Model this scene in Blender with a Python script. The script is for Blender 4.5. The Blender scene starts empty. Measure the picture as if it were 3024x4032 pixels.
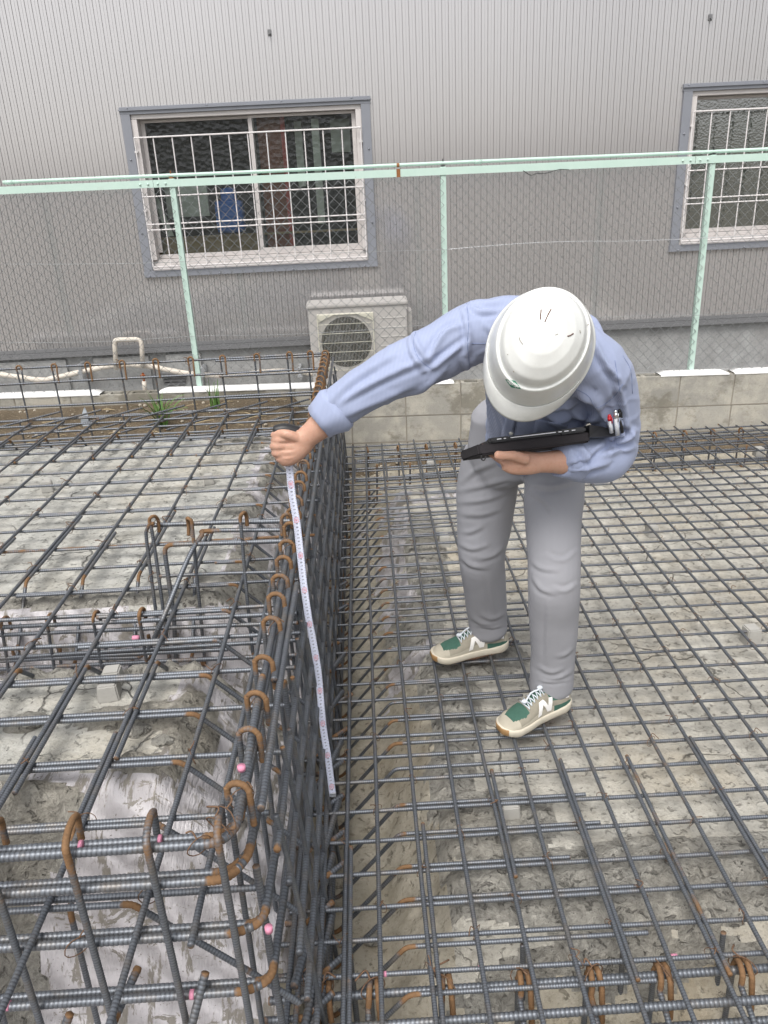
import bpy, bmesh, math, random
import numpy as np
from mathutils import Vector, Matrix
random.seed(7); RNG = np.random.default_rng(11)
scene = bpy.context.scene
R = math.radians

# ------------------------------------------------------------------ camera
CAM_H = 1.65
PITCH, ROLL, YAW, FOC = R(22.3617), R(-2.7594), R(0.7197), 3090.0
def cam_axes():
    cy, sy = math.cos(YAW), math.sin(YAW)
    fwd = np.array([sy*math.cos(PITCH), cy*math.cos(PITCH), -math.sin(PITCH)])
    r0 = np.array([cy, -sy, 0.0]); u0 = np.cross(r0, fwd)
    r = r0*math.cos(ROLL) + u0*math.sin(ROLL)
    u = -r0*math.sin(ROLL) + u0*math.cos(ROLL)
    return fwd, r, u
FWD, RT, UP = cam_axes()
CAMP = np.array([0, 0, CAM_H])
cd = bpy.data.cameras.new('camera'); cam = bpy.data.objects.new('camera', cd)
scene.collection.objects.link(cam); scene.camera = cam
cd.sensor_fit = 'VERTICAL'; cd.sensor_height = 36.0; cd.lens = 36.0*FOC/4032.0
cd.clip_start = 0.05; cd.clip_end = 600
m3 = Matrix((RT, UP, -FWD)).transposed()
cam.matrix_world = Matrix.Translation(Vector(CAMP)) @ m3.to_4x4()

# ------------------------------------------------------------------ daylight
world = bpy.data.worlds.new('World'); scene.world = world; world.use_nodes = True
wn = world.node_tree; wn.nodes.clear()
sky = wn.nodes.new('ShaderNodeTexSky'); sky.sky_type = 'NISHITA'; sky.sun_disc = False
SUN_EL, SUN_ROT = R(58), R(200)
sky.sun_elevation = SUN_EL; sky.sun_rotation = SUN_ROT
sky.air_density = 1.0; sky.dust_density = 4.0; sky.ozone_density = 1.0
hsv = wn.nodes.new('ShaderNodeHueSaturation'); hsv.inputs['Saturation'].default_value = 0.22
bgn = wn.nodes.new('ShaderNodeBackground'); bgn.inputs['Strength'].default_value = 0.15
won = wn.nodes.new('ShaderNodeOutputWorld')
wn.links.new(sky.outputs[0], hsv.inputs['Color']); wn.links.new(hsv.outputs[0], bgn.inputs['Color'])
wn.links.new(bgn.outputs[0], won.inputs['Surface'])
sl = bpy.data.lights.new('sun', 'SUN'); sl.energy = 1.5; sl.angle = R(35); sl.color = (1.0, 0.965, 0.91)
so = bpy.data.objects.new('sun', sl); scene.collection.objects.link(so)
sdir = Vector((math.sin(SUN_ROT)*math.cos(SUN_EL), math.cos(SUN_ROT)*math.cos(SUN_EL), math.sin(SUN_EL)))
so.rotation_euler = sdir.to_track_quat('Z', 'Y').to_euler()
scene.view_settings.view_transform = 'Standard'; scene.view_settings.look = 'None'
scene.view_settings.gamma = 1.0; scene.view_settings.use_curve_mapping = False
scene.view_settings.exposure = 0.48
try:
    scene.cycles.max_bounces = 6; scene.cycles.transparent_max_bounces = 12
    scene.cycles.caustics_reflective = False; scene.cycles.caustics_refractive = False
except Exception: pass

# ------------------------------------------------------------------ helpers
C = scene.collection
def ray(px, py):
    return FWD + RT*((px-1512)/FOC) - UP*((py-2016)/FOC)
def GZ(px, py, z):                    # full-size photo point -> height z
    d = ray(px, py); return CAMP + d*((z-CAM_H)/d[2])
def GY(px, py, Y):                    # full-size photo point -> upright plane at distance Y
    d = ray(px, py); return CAMP + d*(Y/d[1])
S = 3024/1659.0
def D(x, y, Y): return GY(x*S, y*S, Y)
def proj(P):
    v = np.asarray(P) - CAMP; zc = v @ FWD
    return np.stack([(1512 + FOC*(v @ RT)/zc)/S, (2016 - FOC*(v @ UP)/zc)/S], -1), zc

def tag(o, label=None, cat=None, group=None, kind=None):
    if label: o['label'] = label
    if cat: o['category'] = cat
    if group: o['group'] = group
    if kind: o['kind'] = kind
    return o
def empty(name, loc=(0, 0, 0), label=None, cat=None, group=None):
    o = bpy.data.objects.new(name, None); C.objects.link(o); o.location = loc
    o.empty_display_size = 0.1
    return tag(o, label, cat, group)
def link(name, me, parent=None, mat=None, world_coords=True):
    o = bpy.data.objects.new(name, me); C.objects.link(o)
    if parent is not None:
        o.parent = parent
        if world_coords: o.location = -Vector(parent.location)
    if mat is not None and len(me.materials) == 0:
        for mm in (mat if isinstance(mat, (list, tuple)) else [mat]): me.materials.append(mm)
    return o
def mesh_np(name, V, F, smooth=True, mi=None):
    V = np.asarray(V, dtype=np.float32); me = bpy.data.meshes.new(name)
    me.vertices.add(len(V)); me.vertices.foreach_set('co', V.ravel())
    if isinstance(F, np.ndarray):
        k = F.shape[1]; n = len(F)
        me.loops.add(n*k); me.loops.foreach_set('vertex_index', F.astype(np.int32).ravel())
        me.polygons.add(n); me.polygons.foreach_set('loop_start', np.arange(0, n*k, k, dtype=np.int32))
    else:
        lens = np.array([len(f) for f in F], dtype=np.int32); n = len(F)
        fl = np.fromiter((i for f in F for i in f), dtype=np.int32)
        me.loops.add(len(fl)); me.loops.foreach_set('vertex_index', fl)
        me.polygons.add(n); me.polygons.foreach_set('loop_start', np.concatenate([[0], np.cumsum(lens)[:-1]]).astype(np.int32))
    if mi is not None: me.polygons.foreach_set('material_index', np.asarray(mi, dtype=np.int32))
    me.polygons.foreach_set('use_smooth', np.full(n, smooth, dtype=bool))
    me.update(calc_edges=True); me.validate(); return me
def fattr(me, name, arr):
    a = me.attributes.new(name, 'FLOAT', 'POINT'); a.data.foreach_set('value', np.asarray(arr, dtype=np.float32))

class MB:
    """collects boxes, tubes and polygons into one mesh"""
    def __init__(s): s.V = []; s.F = []; s.M = []; s.n = 0; s.flat = True
    def add(s, V, F, m=0):
        V = np.asarray(V, float); s.V.append(V)
        for f in F: s.F.append([int(i)+s.n for i in f]); s.M.append(m)
        s.n += len(V); return s
    def box(s, x0, x1, y0, y1, z0, z1, m=0, bev=0.0):
        if bev <= 0:
            V = [(x, y, z) for z in (z0, z1) for y in (y0, y1) for x in (x0, x1)]
            return s.add(V, [(0, 2, 3, 1), (4, 5, 7, 6), (0, 1, 5, 4), (2, 6, 7, 3), (0, 4, 6, 2), (1, 3, 7, 5)], m)
        bm = bmesh.new(); bmesh.ops.create_cube(bm, size=1)
        for v in bm.verts:
            v.co = Vector(((x0+x1)/2+v.co.x*(x1-x0), (y0+y1)/2+v.co.y*(y1-y0), (z0+z1)/2+v.co.z*(z1-z0)))
        bmesh.ops.bevel(bm, geom=bm.edges[:], offset=bev, segments=2, affect='EDGES', profile=0.7)
        bm.verts.ensure_lookup_table()
        s.add([v.co[:] for v in bm.verts], [[v.index for v in f.verts] for f in bm.faces], m); bm.free(); return s
    def tube(s, pts, r, n=8, m=0, cap=True):
        V, F = tube_np(pts, r, n, cap); return s.add(V, F, m)
    def build(s, name, mat, parent=None, smooth=False, **k):
        me = mesh_np(name, np.concatenate(s.V), s.F, smooth, s.M)
        for mm in (mat if isinstance(mat, (list, tuple)) else [mat]): me.materials.append(mm)
        return link(name, me, parent, **k)
def frames(P):
    P = np.asarray(P, float); T = np.gradient(P, axis=0); T /= np.linalg.norm(T, axis=1)[:, None] + 1e-12
    a = np.array([0, 0, 1.0]) if abs(T[0][2]) < 0.9 else np.array([1.0, 0, 0])
    N = np.zeros_like(P); n = a - T[0]*(a @ T[0]); n /= np.linalg.norm(n); N[0] = n
    for i in range(1, len(P)):
        n = N[i-1] - T[i]*(N[i-1] @ T[i]); N[i] = n/(np.linalg.norm(n)+1e-12)
    return T, N, np.cross(T, N)
def ring_faces(nr, n, cap=True):
    i = np.arange(nr-1)[:, None]*n; j = np.arange(n)[None, :]; k = (j+1) % n
    F = np.stack([i+j, i+k, i+n+k, i+n+j], -1).reshape(-1, 4)
    F = F.tolist()
    if cap: F.append(list(range(n))[::-1]); F.append([(nr-1)*n+q for q in range(n)])
    return F
def tube_np(pts, r, n=8, cap=True):
    P = np.asarray(pts, float); T, N, B = frames(P); r = np.broadcast_to(r, (len(P),))
    a = np.arange(n)*2*math.pi/n
    V = P[:, None] + (N[:, None]*np.cos(a)[None, :, None] + B[:, None]*np.sin(a)[None, :, None])*r[:, None, None]
    return V.reshape(-1, 3), ring_faces(len(P), n, cap)
def catmull(P, n=8):
    P = np.asarray(P, float); Q = np.vstack([2*P[0]-P[1], P, 2*P[-1]-P[-2]]); out = []
    t = np.linspace(0, 1, n, endpoint=False)[:, None]
    for i in range(1, len(Q)-2):
        a, b, c, d = Q[i-1], Q[i], Q[i+1], Q[i+2]
        out.append(0.5*((2*b) + (-a+c)*t + (2*a-5*b+4*c-d)*t*t + (-a+3*b-3*c+d)*t**3))
    out.append(P[-1][None]); return np.vstack(out)
def fillet(P, r, n=5):
    """round the corners of a polyline with arcs of radius about r; also returns a mask of bent points"""
    P = [np.asarray(p, float) for p in P]; out = [P[0]]; bend = [0.0]
    for i in range(1, len(P)-1):
        a, b, c = P[i-1], P[i], P[i+1]; u = a-b; v = c-b; lu, lv = np.linalg.norm(u), np.linalg.norm(v)
        u /= lu; v /= lv; ang = math.acos(np.clip(u @ v, -1, 1)); t = min(r/max(math.tan(ang/2), 1e-3), lu*0.49, lv*0.49)
        p0, p1 = b+u*t, b+v*t
        e0, e1 = min(0.022, (lu-t)*0.5), min(0.022, (lv-t)*0.5)
        out.append(p0+u*e0); bend.append(0.0)
        for k in range(n+1):
            s_ = k/n; out.append((1-s_)**2*p0 + 2*s_*(1-s_)*b + s_*s_*p1); bend.append(1.0)
        out.append(p1+v*e1); bend.append(0.0)
    out.append(P[-1]); bend.append(0.0); return np.array(out), np.array(bend)

# value noise in numpy
_perm = np.random.default_rng(3).random(65536)
def vnoise(x, y, z=0.0, seed=0):
    x = np.asarray(x, float); y = np.asarray(y, float); z = np.broadcast_to(np.asarray(z, float), x.shape)
    xi, yi, zi = np.floor(x).astype(np.int64), np.floor(y).astype(np.int64), np.floor(z).astype(np.int64)
    fx, fy, fz = x-xi, y-yi, z-zi
    fx, fy, fz = fx*fx*(3-2*fx), fy*fy*(3-2*fy), fz*fz*(3-2*fz)
    def h(a, b, c): return _perm[(a*73856093 ^ b*19349663 ^ c*83492791 ^ seed*2654435761) & 65535]
    def L(c): return (h(xi, yi, c)*(1-fx)+h(xi+1, yi, c)*fx)*(1-fy) + (h(xi, yi+1, c)*(1-fx)+h(xi+1, yi+1, c)*fx)*fy
    return L(zi)*(1-fz)+L(zi+1)*fz
def fbm(x, y, z=0.0, o=4, seed=0):
    s, a, t = 0, 1.0, 0
    for k in range(o):
        s = s + a*vnoise(x*2**k, y*2**k, np.asarray(z)*2**k, seed+k); t += a; a *= 0.5
    return s/t
def sstep(a, b, x):
    t = np.clip((x-a)/(b-a), 0, 1); return t*t*(3-2*t)

# ------------------------------------------------------------------ materials
class MT:
    def __init__(s, name):
        s.m = bpy.data.materials.new(name); s.m.use_nodes = True; s.t = s.m.node_tree
        s.p = s.t.nodes['Principled BSDF']; s.tc = None
    def n(s, typ, **k):
        nd = s.t.nodes.new(typ)
        for a, v in k.items():
            if a.startswith('i_'):
                nd.inputs[a[2:].replace('_', ' ')].default_value = v
            else: setattr(nd, a, v)
        return nd
    def l(s, a, b): s.t.links.new(a, b)
    def co(s, scale=(1, 1, 1), kind='Object'):
        if getattr(s, 'world', False):
            g = s.n('ShaderNodeNewGeometry'); mp = s.n('ShaderNodeMapping'); mp.inputs['Scale'].default_value = scale
            s.l(g.outputs['Position'], mp.inputs[0]); return mp.outputs[0]
        if s.tc is None: s.tc = s.n('ShaderNodeTexCoord')
        mp = s.n('ShaderNodeMapping'); mp.inputs['Scale'].default_value = scale
        s.l(s.tc.outputs[kind], mp.inputs[0]); return mp.outputs[0]
    def noise(s, sc, det=4, rough=0.6, vec=None, dist=0.0):
        nd = s.n('ShaderNodeTexNoise'); nd.inputs['Scale'].default_value = sc; nd.inputs['Detail'].default_value = det
        nd.inputs['Roughness'].default_value = rough; nd.inputs['Distortion'].default_value = dist
        s.l(vec if vec is not None else s.co(), nd.inputs['Vector']); return nd.outputs[0]
    def vor(s, sc, feature='F1', vec=None, out=0):
        nd = s.n('ShaderNodeTexVoronoi', feature=feature); nd.inputs['Scale'].default_value = sc
        s.l(vec if vec is not None else s.co(), nd.inputs['Vector']); return nd.outputs[out]
    def ramp(s, fac, a, b, ca=(0, 0, 0, 1), cb=(1, 1, 1, 1)):
        nd = s.n('ShaderNodeValToRGB'); e = nd.color_ramp.elements
        e[0].position = a; e[1].position = b; e[0].color = ca; e[1].color = cb
        s.l(fac, nd.inputs[0]); return nd.outputs[0]
    def mix(s, f, a, b, mode='MIX'):
        nd = s.n('ShaderNodeMix', data_type='RGBA', blend_type=mode)
        for sock, v in ((0, f), (6, a), (7, b)):
            if hasattr(v, 'links') or isinstance(v, bpy.types.NodeSocket): s.l(v, nd.inputs[sock])
            else:
                nd.inputs[sock].default_value = v if sock == 0 else (*v, 1)[:4]
        return nd.outputs[2]
    def math(s, op, a, b=0.0, clamp=False):
        nd = s.n('ShaderNodeMath', operation=op); nd.use_clamp = clamp
        for i, v in enumerate((a, b)):
            if isinstance(v, bpy.types.NodeSocket): s.l(v, nd.inputs[i])
            else: nd.inputs[i].default_value = v
        return nd.outputs[0]
    def attr(s, name):
        nd = s.n('ShaderNodeAttribute'); nd.attribute_name = name; return nd.outputs['Fac']
    def rnd(s): return s.n('ShaderNodeObjectInfo').outputs['Random']
    def bump(s, h, strength=0.5, dist=0.01, prev=None):
        nd = s.n('ShaderNodeBump'); nd.inputs['Strength'].default_value = strength; nd.inputs['Distance'].default_value = dist
        s.l(h, nd.inputs['Height'])
        if prev is not None: s.l(prev, nd.inputs['Normal'])
        s.l(nd.outputs[0], s.p.inputs['Normal']); return nd.outputs[0]
    def set(s, col=None, rough=None, metal=None, spec=None, ior=None):
        for k, v in (('Base Color', col), ('Roughness', rough), ('Metallic', metal), ('Specular IOR Level', spec), ('IOR', ior)):
            if v is None: continue
            if isinstance(v, bpy.types.NodeSocket): s.l(v, s.p.inputs[k])
            else: s.p.inputs[k].default_value = (*v, 1) if k == 'Base Color' else v
        return s
def simple(name, col, rough=0.6, metal=0.0, var=0.12, sc=30, bump=0.0, bsc=200):
    t = MT(name); n = t.noise(sc, 5)
    lo = tuple(c*(1-var) for c in col); hi = tuple(min(1, c*(1+var)) for c in col)
    t.set(t.mix(n, lo, hi), rough, metal)
    if bump: t.bump(t.noise(bsc, 3), bump, 0.002)
    return t.m
M = {}
def rebar_mat(name, rust_level):
    t = MT(name); n1 = t.noise(14, 5, 0.65); n2 = t.noise(90, 4, 0.7)
    steel = t.mix(n2, (0.085, 0.094, 0.108), (0.235, 0.255, 0.285)); steel = t.mix(t.math('MULTIPLY', t.attr('rib_shade'), 0.62), steel, (0.045, 0.045, 0.05))  # shade beside the ribs is painted in: troughs get a darker steel colour
    rust = t.mix(n2, (0.085, 0.047, 0.024), (0.28, 0.155, 0.070))
    dust = t.mix(n2, (0.16, 0.13, 0.10), (0.27, 0.235, 0.19))
    base = t.mix(t.math('MULTIPLY', t.ramp(n1, 0.50, 0.72), 0.55), steel, dust)
    a = t.math('ADD', t.attr('rust'), t.math('MULTIPLY', t.rnd(), 0.30))
    f = t.math('ADD', t.math('MULTIPLY', n1, 0.85), a)
    f = t.math('ADD', f, t.math('MULTIPLY', n2, 0.35))
    f = t.ramp(t.math('MULTIPLY', f, 0.5), (1.02-rust_level)*0.5, (1.20-rust_level)*0.5)
    t.set(t.mix(f, base, rust), t.mix(f, (0.43,)*3, (0.85,)*3), None)
    t.l(t.math('MULTIPLY', t.math('SUBTRACT', 1.0, f), 0.55), t.p.inputs['Metallic'])
    t.bump(n2, 0.35, 0.001)
    return t.m
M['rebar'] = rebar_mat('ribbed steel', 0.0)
M['rebar_rusty'] = rebar_mat('rusty ribbed steel', 0.22)
M['wire'] = simple('annealed tie wire', (0.17, 0.10, 0.06), 0.8, 0.2, 0.4, 200)
M['pink'] = simple('pink marking paint', (0.62, 0.25, 0.36), 0.7)

def concrete(name, c0, c1, stain, bumpy=1.0, cracks=True, speck=True, lumpy=False):
    t = MT(name); big = t.noise(1.6, 5, 0.6); mid = t.noise(9, 6, 0.65); fine = t.noise(70, 5, 0.7)
    col = t.mix(t.ramp(mid, 0.3, 0.7), c0, c1)
    col = t.mix(t.math('MULTIPLY', t.ramp(big, 0.50, 0.68), 0.5), col, stain)
    col = t.mix(t.math('MULTIPLY', t.ramp(fine, 0.54, 0.66), 0.6), col, tuple(c*0.55 for c in c0))
    h = t.math('ADD', t.math('MULTIPLY', mid, 0.8), t.math('MULTIPLY', fine, 0.8))
    if speck:
        wn_ = t.noise(38, 3, 0.55, None, 0.6); pit2 = t.ramp(wn_, 0.60, 0.66)
        col = t.mix(t.math('MULTIPLY', pit2, 0.62), col, tuple(c*0.42 for c in c0)); h = t.math('SUBTRACT', h, t.math('MULTIPLY', pit2, 0.55))
        wn2 = t.noise(16, 4, 0.6, None, 0.8); col = t.mix(t.math('MULTIPLY', t.ramp(wn2, 0.52, 0.70), 0.35), col, tuple(min(1, c*1.3) for c in c1))
        pv = t.vor(160); pit = t.ramp(pv, 0.0, 0.22)
        h = t.math('ADD', h, t.math('MULTIPLY', pit, 0.25))
    if lumpy:
        e1 = t.noise(30, 6, 0.72, None, 1.2); col = t.mix(t.math('MULTIPLY', t.math('SUBTRACT', 1.0, t.ramp(e1, 0.36, 0.50)), 0.5), col, tuple(c*0.5 for c in c0)); h = t.math('ADD', h, t.math('MULTIPLY', e1, 1.4))
    if cracks:
        dv = t.n('ShaderNodeMix', data_type='VECTOR'); dv.inputs[0].default_value = 0.16
        nn = t.n('ShaderNodeTexNoise'); nn.inputs['Scale'].default_value = 5; nn.inputs['Detail'].default_value = 5
        t.l(t.co(), nn.inputs['Vector']); t.l(t.co(), dv.inputs[4]); t.l(nn.outputs[1], dv.inputs[5])
        e = t.vor(3.1, 'DISTANCE_TO_EDGE', dv.outputs[1]); ck = t.ramp(e, 0.0, 0.012)
        gate = t.ramp(t.noise(1.3, 2), 0.50, 0.58)
        ckf = t.math('MULTIPLY', t.math('SUBTRACT', 1.0, ck), gate)
        col = t.mix(t.math('MULTIPLY', ckf, 0.75), col, tuple(c*0.22 for c in c0))
        h = t.math('SUBTRACT', h, t.math('MULTIPLY', ckf, 1.3))
    t.set(col, 0.92, 0.0, 0.25); t.bump(h, 0.75*bumpy, 0.012)
    return t.m
M['concrete_low'] = concrete('blinding concrete', (0.38, 0.36, 0.315), (0.56, 0.54, 0.485), (0.45, 0.375, 0.26), 1.0)
M['concrete_up'] = concrete('upper blinding concrete', (0.37, 0.365, 0.335), (0.54, 0.535, 0.50), (0.46, 0.41, 0.32), 1.0)
M['mud'] = concrete('mud clods', (0.34, 0.325, 0.29), (0.53, 0.51, 0.46), (0.40, 0.36, 0.29), 1.7, False, True, True)
M['trench'] = concrete('trench mortar', (0.35, 0.315, 0.245), (0.52, 0.48, 0.40), (0.33, 0.25, 0.15), 0.9, False)
def soil():
    t = MT('brown soil'); a = t.noise(8, 6, 0.7); b = t.noise(60, 5, 0.7)
    col = t.mix(a, (0.11, 0.085, 0.058), (0.25, 0.20, 0.14)); col = t.mix(t.ramp(b, 0.55, 0.7), col, (0.36, 0.30, 0.21))
    t.set(col, 0.95, 0, 0.2); t.bump(t.math('ADD', a, b), 1.0, 0.02); return t.m
M['soil'] = soil()
def plastic_sheet():
    t = MT('damp-proof plastic sheet'); v = t.co((1, 1, 1))
    w = t.n('ShaderNodeTexWave', bands_direction='DIAGONAL'); w.inputs['Scale'].default_value = 5; w.inputs['Distortion'].default_value = 9
    w.inputs['Detail'].default_value = 4; t.l(v, w.inputs[0])
    st = t.noise(5, 6, 0.7, t.co((7.0, 1.2, 2.0))); sp = t.noise(3.2, 4, 0.6); fine = t.noise(110, 3)
    col = t.mix(w.outputs[0], (0.40, 0.38, 0.39), (0.60, 0.575, 0.59))
    dirt = t.math('MAXIMUM', t.ramp(st, 0.545, 0.585), t.math('MAXIMUM', t.ramp(sp, 0.60, 0.625), t.ramp(t.noise(4, 5, 0.75, t.co((2.5, 9.0, 2.0)), 0.6), 0.585, 0.61)))
    col = t.mix(t.math('MULTIPLY', dirt, 0.85), col, (0.20, 0.18, 0.145))
    col = t.mix(t.ramp(fine, 0.66, 0.70), col, (0.2, 0.18, 0.16))
    t.set(col, 0.32, 0, 0.5); t.bump(t.math('ADD', t.math('MULTIPLY', w.outputs[0], 0.6), t.math('MULTIPLY', st, 1.5)), 0.8, 0.014); return t.m
M['sheet'] = plastic_sheet()
def siding():
    t = MT('grey painted steel siding'); n = t.noise(1.2, 5, 0.6, t.co((1, 1, 0.25))); f = t.noise(60, 3, 0.6, t.co((1, 1, 0.2)))
    col = t.mix(n, (0.50, 0.487, 0.488), (0.56, 0.545, 0.545)); col = t.mix(t.math('MULTIPLY', f, 0.18), col, (0.36, 0.34, 0.34))
    t.set(col, 0.10, 0.58, 0.5, 1.6)
    t.bump(t.noise(30, 2, 0.5, t.co((1, 1, 0.4))), 0.06, 0.002); return t.m
M['siding'] = siding()
M['flash'] = simple('blue grey trim paint', (0.225, 0.235, 0.265), 0.4, 0, 0.08, 8)
M['dark_flash'] = simple('dark flashing', (0.17, 0.17, 0.175), 0.45, 0, 0.1, 8)
M['alu'] = simple('faded pinkish aluminium', (0.60, 0.565, 0.55), 0.45, 0.1, 0.1, 14)
M['grille'] = simple('white coated grille', (0.70, 0.67, 0.665), 0.45, 0, 0.08, 40)
M['mint'] = None
def mint():
    t = MT('mint green fence paint'); a = t.noise(7, 6, 0.7); b = t.noise(45, 5, 0.7, t.co((1, 1, 1)))
    col = t.mix(a, (0.44, 0.60, 0.53), (0.58, 0.72, 0.65))
    col = t.mix(t.ramp(b, 0.70, 0.76), col, (0.32, 0.15, 0.06)); col = t.mix(t.math('MULTIPLY', t.ramp(a, 0.60, 0.72), 0.3), col, (0.33, 0.40, 0.33))
    t.set(col, 0.55, 0, 0.4); t.bump(b, 0.2, 0.001); return t.m
M['mint'] = mint()
M['galv'] = simple('galvanised wire', (0.30, 0.315, 0.32), 0.42, 0.5, 0.2, 60)
M['rust'] = simple('rust', (0.26, 0.11, 0.04), 0.9, 0, 0.35, 60)
M['ac'] = simple('beige appliance steel', (0.46, 0.44, 0.42), 0.4, 0, 0.05, 10)
M['ac_grille'] = simple('cream guard wire', (0.68, 0.66, 0.56), 0.45, 0, 0.06, 20)
M['black'] = simple('dark plastic', (0.018, 0.018, 0.02), 0.45, 0, 0.2, 40)
M['pipe'] = simple('cream pipe wrap', (0.66, 0.60, 0.52), 0.6, 0, 0.14, 12, 0.3, 60)
M['clip'] = simple('zinc clip', (0.75, 0.77, 0.8), 0.25, 0.7)
M['plinth'] = concrete('building plinth concrete', (0.27, 0.27, 0.265), (0.38, 0.38, 0.375), (0.22, 0.21, 0.2), 0.15, False, False)
def blockm():
    t = MT('weathered concrete block'); t.world = True; v = t.co((1, 1, 1)); a = t.noise(4.5, 6, 0.7); b = t.noise(120, 4, 0.75); d = t.noise(2.6, 7, 0.72, t.co((1, 1, 1.3)))
    rn = t.rnd(); col = t.mix(rn, (0.29, 0.28, 0.25), (0.38, 0.365, 0.325))
    col = t.mix(t.ramp(a, 0.45, 0.62), col, (0.46, 0.435, 0.375)); col = t.mix(t.math('MULTIPLY', t.ramp(d, 0.52, 0.60), 0.62), col, (0.165, 0.15, 0.115))
    col = t.mix(t.math('MULTIPLY', t.ramp(b, 0.55, 0.7), 0.4), col, (0.16, 0.14, 0.11))
    t.set(col, 0.95, 0, 0.2); t.bump(b, 0.6, 0.004); return t.m
M['block'] = blockm()
M['mortar'] = simple('mortar', (0.27, 0.245, 0.205), 0.95, 0, 0.2, 30, 0.4)
M['white_cap'] = simple('white mortar cap', (0.80, 0.80, 0.79), 0.8, 0, 0.05, 30, 0.2, 60)
M['spacer'] = simple('mortar spacer', (0.37, 0.36, 0.335), 0.95, 0, 0.1, 60, 0.5, 150)
M['stone'] = simple('gravel stone', (0.47, 0.42, 0.34), 0.9, 0, 0.35, 25, 0.3)
M['grass'] = simple('grass blade', (0.10, 0.21, 0.045), 0.55, 0, 0.35, 20)
M['straw'] = simple('dry straw', (0.50, 0.40, 0.24), 0.8, 0, 0.2, 40)
# ================================================================== GROUND
def ground_height(x, y):
    """height of the pit floor before roughness"""
    left = np.full_like(x, 0.36)
    # near trench on the left, for the beam by the camera
    ye = 1.50 + 0.03*np.sin(7*x) - 0.42*sstep(-0.86, -1.04, x)
    left = left - 0.50*sstep(ye, ye-0.30, y)
    # shallow trench across for the low beam
    left = left - 0.20*sstep(2.42, 2.30, y)*sstep(1.99, 2.12, y)
    # falls to the soil strip at the back
    left = left - 0.22*sstep(4.36, 4.60, y) + 0.16*sstep(5.05, 5.50, y)
    right = np.full_like(x, -0.075)
    right = right - 0.20*sstep(1.42, 1.28, y) - 0.20*sstep(4.62, 4.75, y) + 0.10*sstep(5.35, 5.5, y)
    mid = np.full_like(x, -0.29)
    s1 = sstep(-0.53, -0.335, x); s2 = sstep(-0.02, 0.17, x)
    lin1 = np.where(x < -0.27, np.clip((x+0.56)/0.29, 0, 1)*0.5, 0.5+0.5*np.clip((x+0.27)/0.06, 0, 1)); lin2 = np.clip((x+0.02)/0.19, 0, 1)
    h = left*(1-lin1) + mid*lin1
    h = np.where(x > -0.1, mid*(1-lin2) + right*lin2, h)
    # soil rises to the wall on the left of the beam
    return h
xs = np.arange(-3.3, 3.5, 0.0155); ys = [0.45]
while ys[-1] < 5.62: ys.append(ys[-1] + 0.0085 + 0.0042*max(0, ys[-1]-0.9))
ys = np.array(ys); GX, GYY = np.meshgrid(xs, ys)
jx = GX + 0.03*(fbm(GX*9, GYY*9, 0, 3, 21)-0.5)*2; jy = GYY + 0.03*(fbm(GX*9, GYY*9, 5, 3, 31)-0.5)*2
Hh = ground_height(GX + 0.5*(jx-GX), GYY + 0.5*(jy-GYY))
wob = fbm(GX*3, GYY*3, 0, 4, 5)
# lumpy areas of mud
def blob(cx, cy, rx, ry): return np.exp(-(((GX-cx)/rx)**2 + ((GYY-cy)/ry)**2)**1.5)
wa, wb = fbm(GX*2.3, GYY*2.3, 3.0, 3, 9), fbm(GX*6, GYY*6, 1, 4, 44)
lump = np.zeros_like(GX)
for b in ((0.62, 1.53, 0.50, 0.13), (1.2, 1.55, 0.5, 0.12), (0.30, 1.75, 0.17, 0.13), (0.22, 2.35, 0.12, 0.33), (0.36, 2.62, 0.2, 0.14), (0.12, 2.95, 0.14, 0.2),
          (0.55, 1.30, 0.5, 0.08), (0.16, 2.02, 0.11, 0.18), (1.75, 1.7, 0.3, 0.1), (0.25, 3.6, 0.1, 0.5)):
    lump = np.maximum(lump, blob(*b))
for b in ((-1.12, 1.30, 0.26, 0.17), (-0.90, 1.46, 0.16, 0.07), (-0.66, 1.77, 0.16, 0.055), (-0.52, 1.75, 0.05, 0.14), (-0.70, 2.02, 0.5, 0.035), (-0.62, 2.50, 0.10, 0.10),
          (-0.50, 2.75, 0.06, 0.25), (-0.60, 3.3, 0.09, 0.12), (-0.72, 4.25, 0.15, 0.12), (-0.95, 2.46, 0.4, 0.04), (-0.52, 3.8, 0.05, 0.3), (-0.60, 1.58, 0.08, 0.03)):
    lump = np.maximum(lump, 1.1*blob(*b))
lump = np.clip(lump*1.5*(0.35+1.3*wb) - 0.25, 0, 1)
ridg = 1-np.abs(2*fbm(GX*17, GYY*17, 0, 4, 77)-1); cob = fbm(GX*38, GYY*38, 0, 3, 78)
rough = 0.012*(wob-0.5) + 0.009*(fbm(GX*18, GYY*18, 0, 4, 55)-0.5)
Zf = Hh + rough + lump*(0.024*ridg + 0.040*(cob-0.4))
nr, nc = GX.shape
V = np.stack([GX, GYY, Zf], -1).reshape(-1, 3)
ii = (np.arange(nr-1)[:, None]*nc + np.arange(nc-1)[None]); Q = np.stack([ii, ii+1, ii+nc+1, ii+nc], -1).reshape(-1, 4)
cx = V[Q].mean(1); fx, fy = cx[:, 0], cx[:, 1]; nz1 = fbm(fx*7, fy*7, 2, 4, 91)-0.5; nz2 = fbm(fx*4, fy*4, 6, 4, 92)-0.5
lf = lump.reshape(-1)[Q].mean(1)
ex = fx + 0.10*nz1; ey = fy + 0.12*nz1
yed = 1.50 - 0.42*sstep(-0.86, -1.04, fx)
zone = np.where(ex > 0.13, 0, np.where(ex < -0.56, 1, 3))                    # 0 lower, 1 upper, 3 trench, 2 sheet, 4 soil, 5 mud
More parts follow.
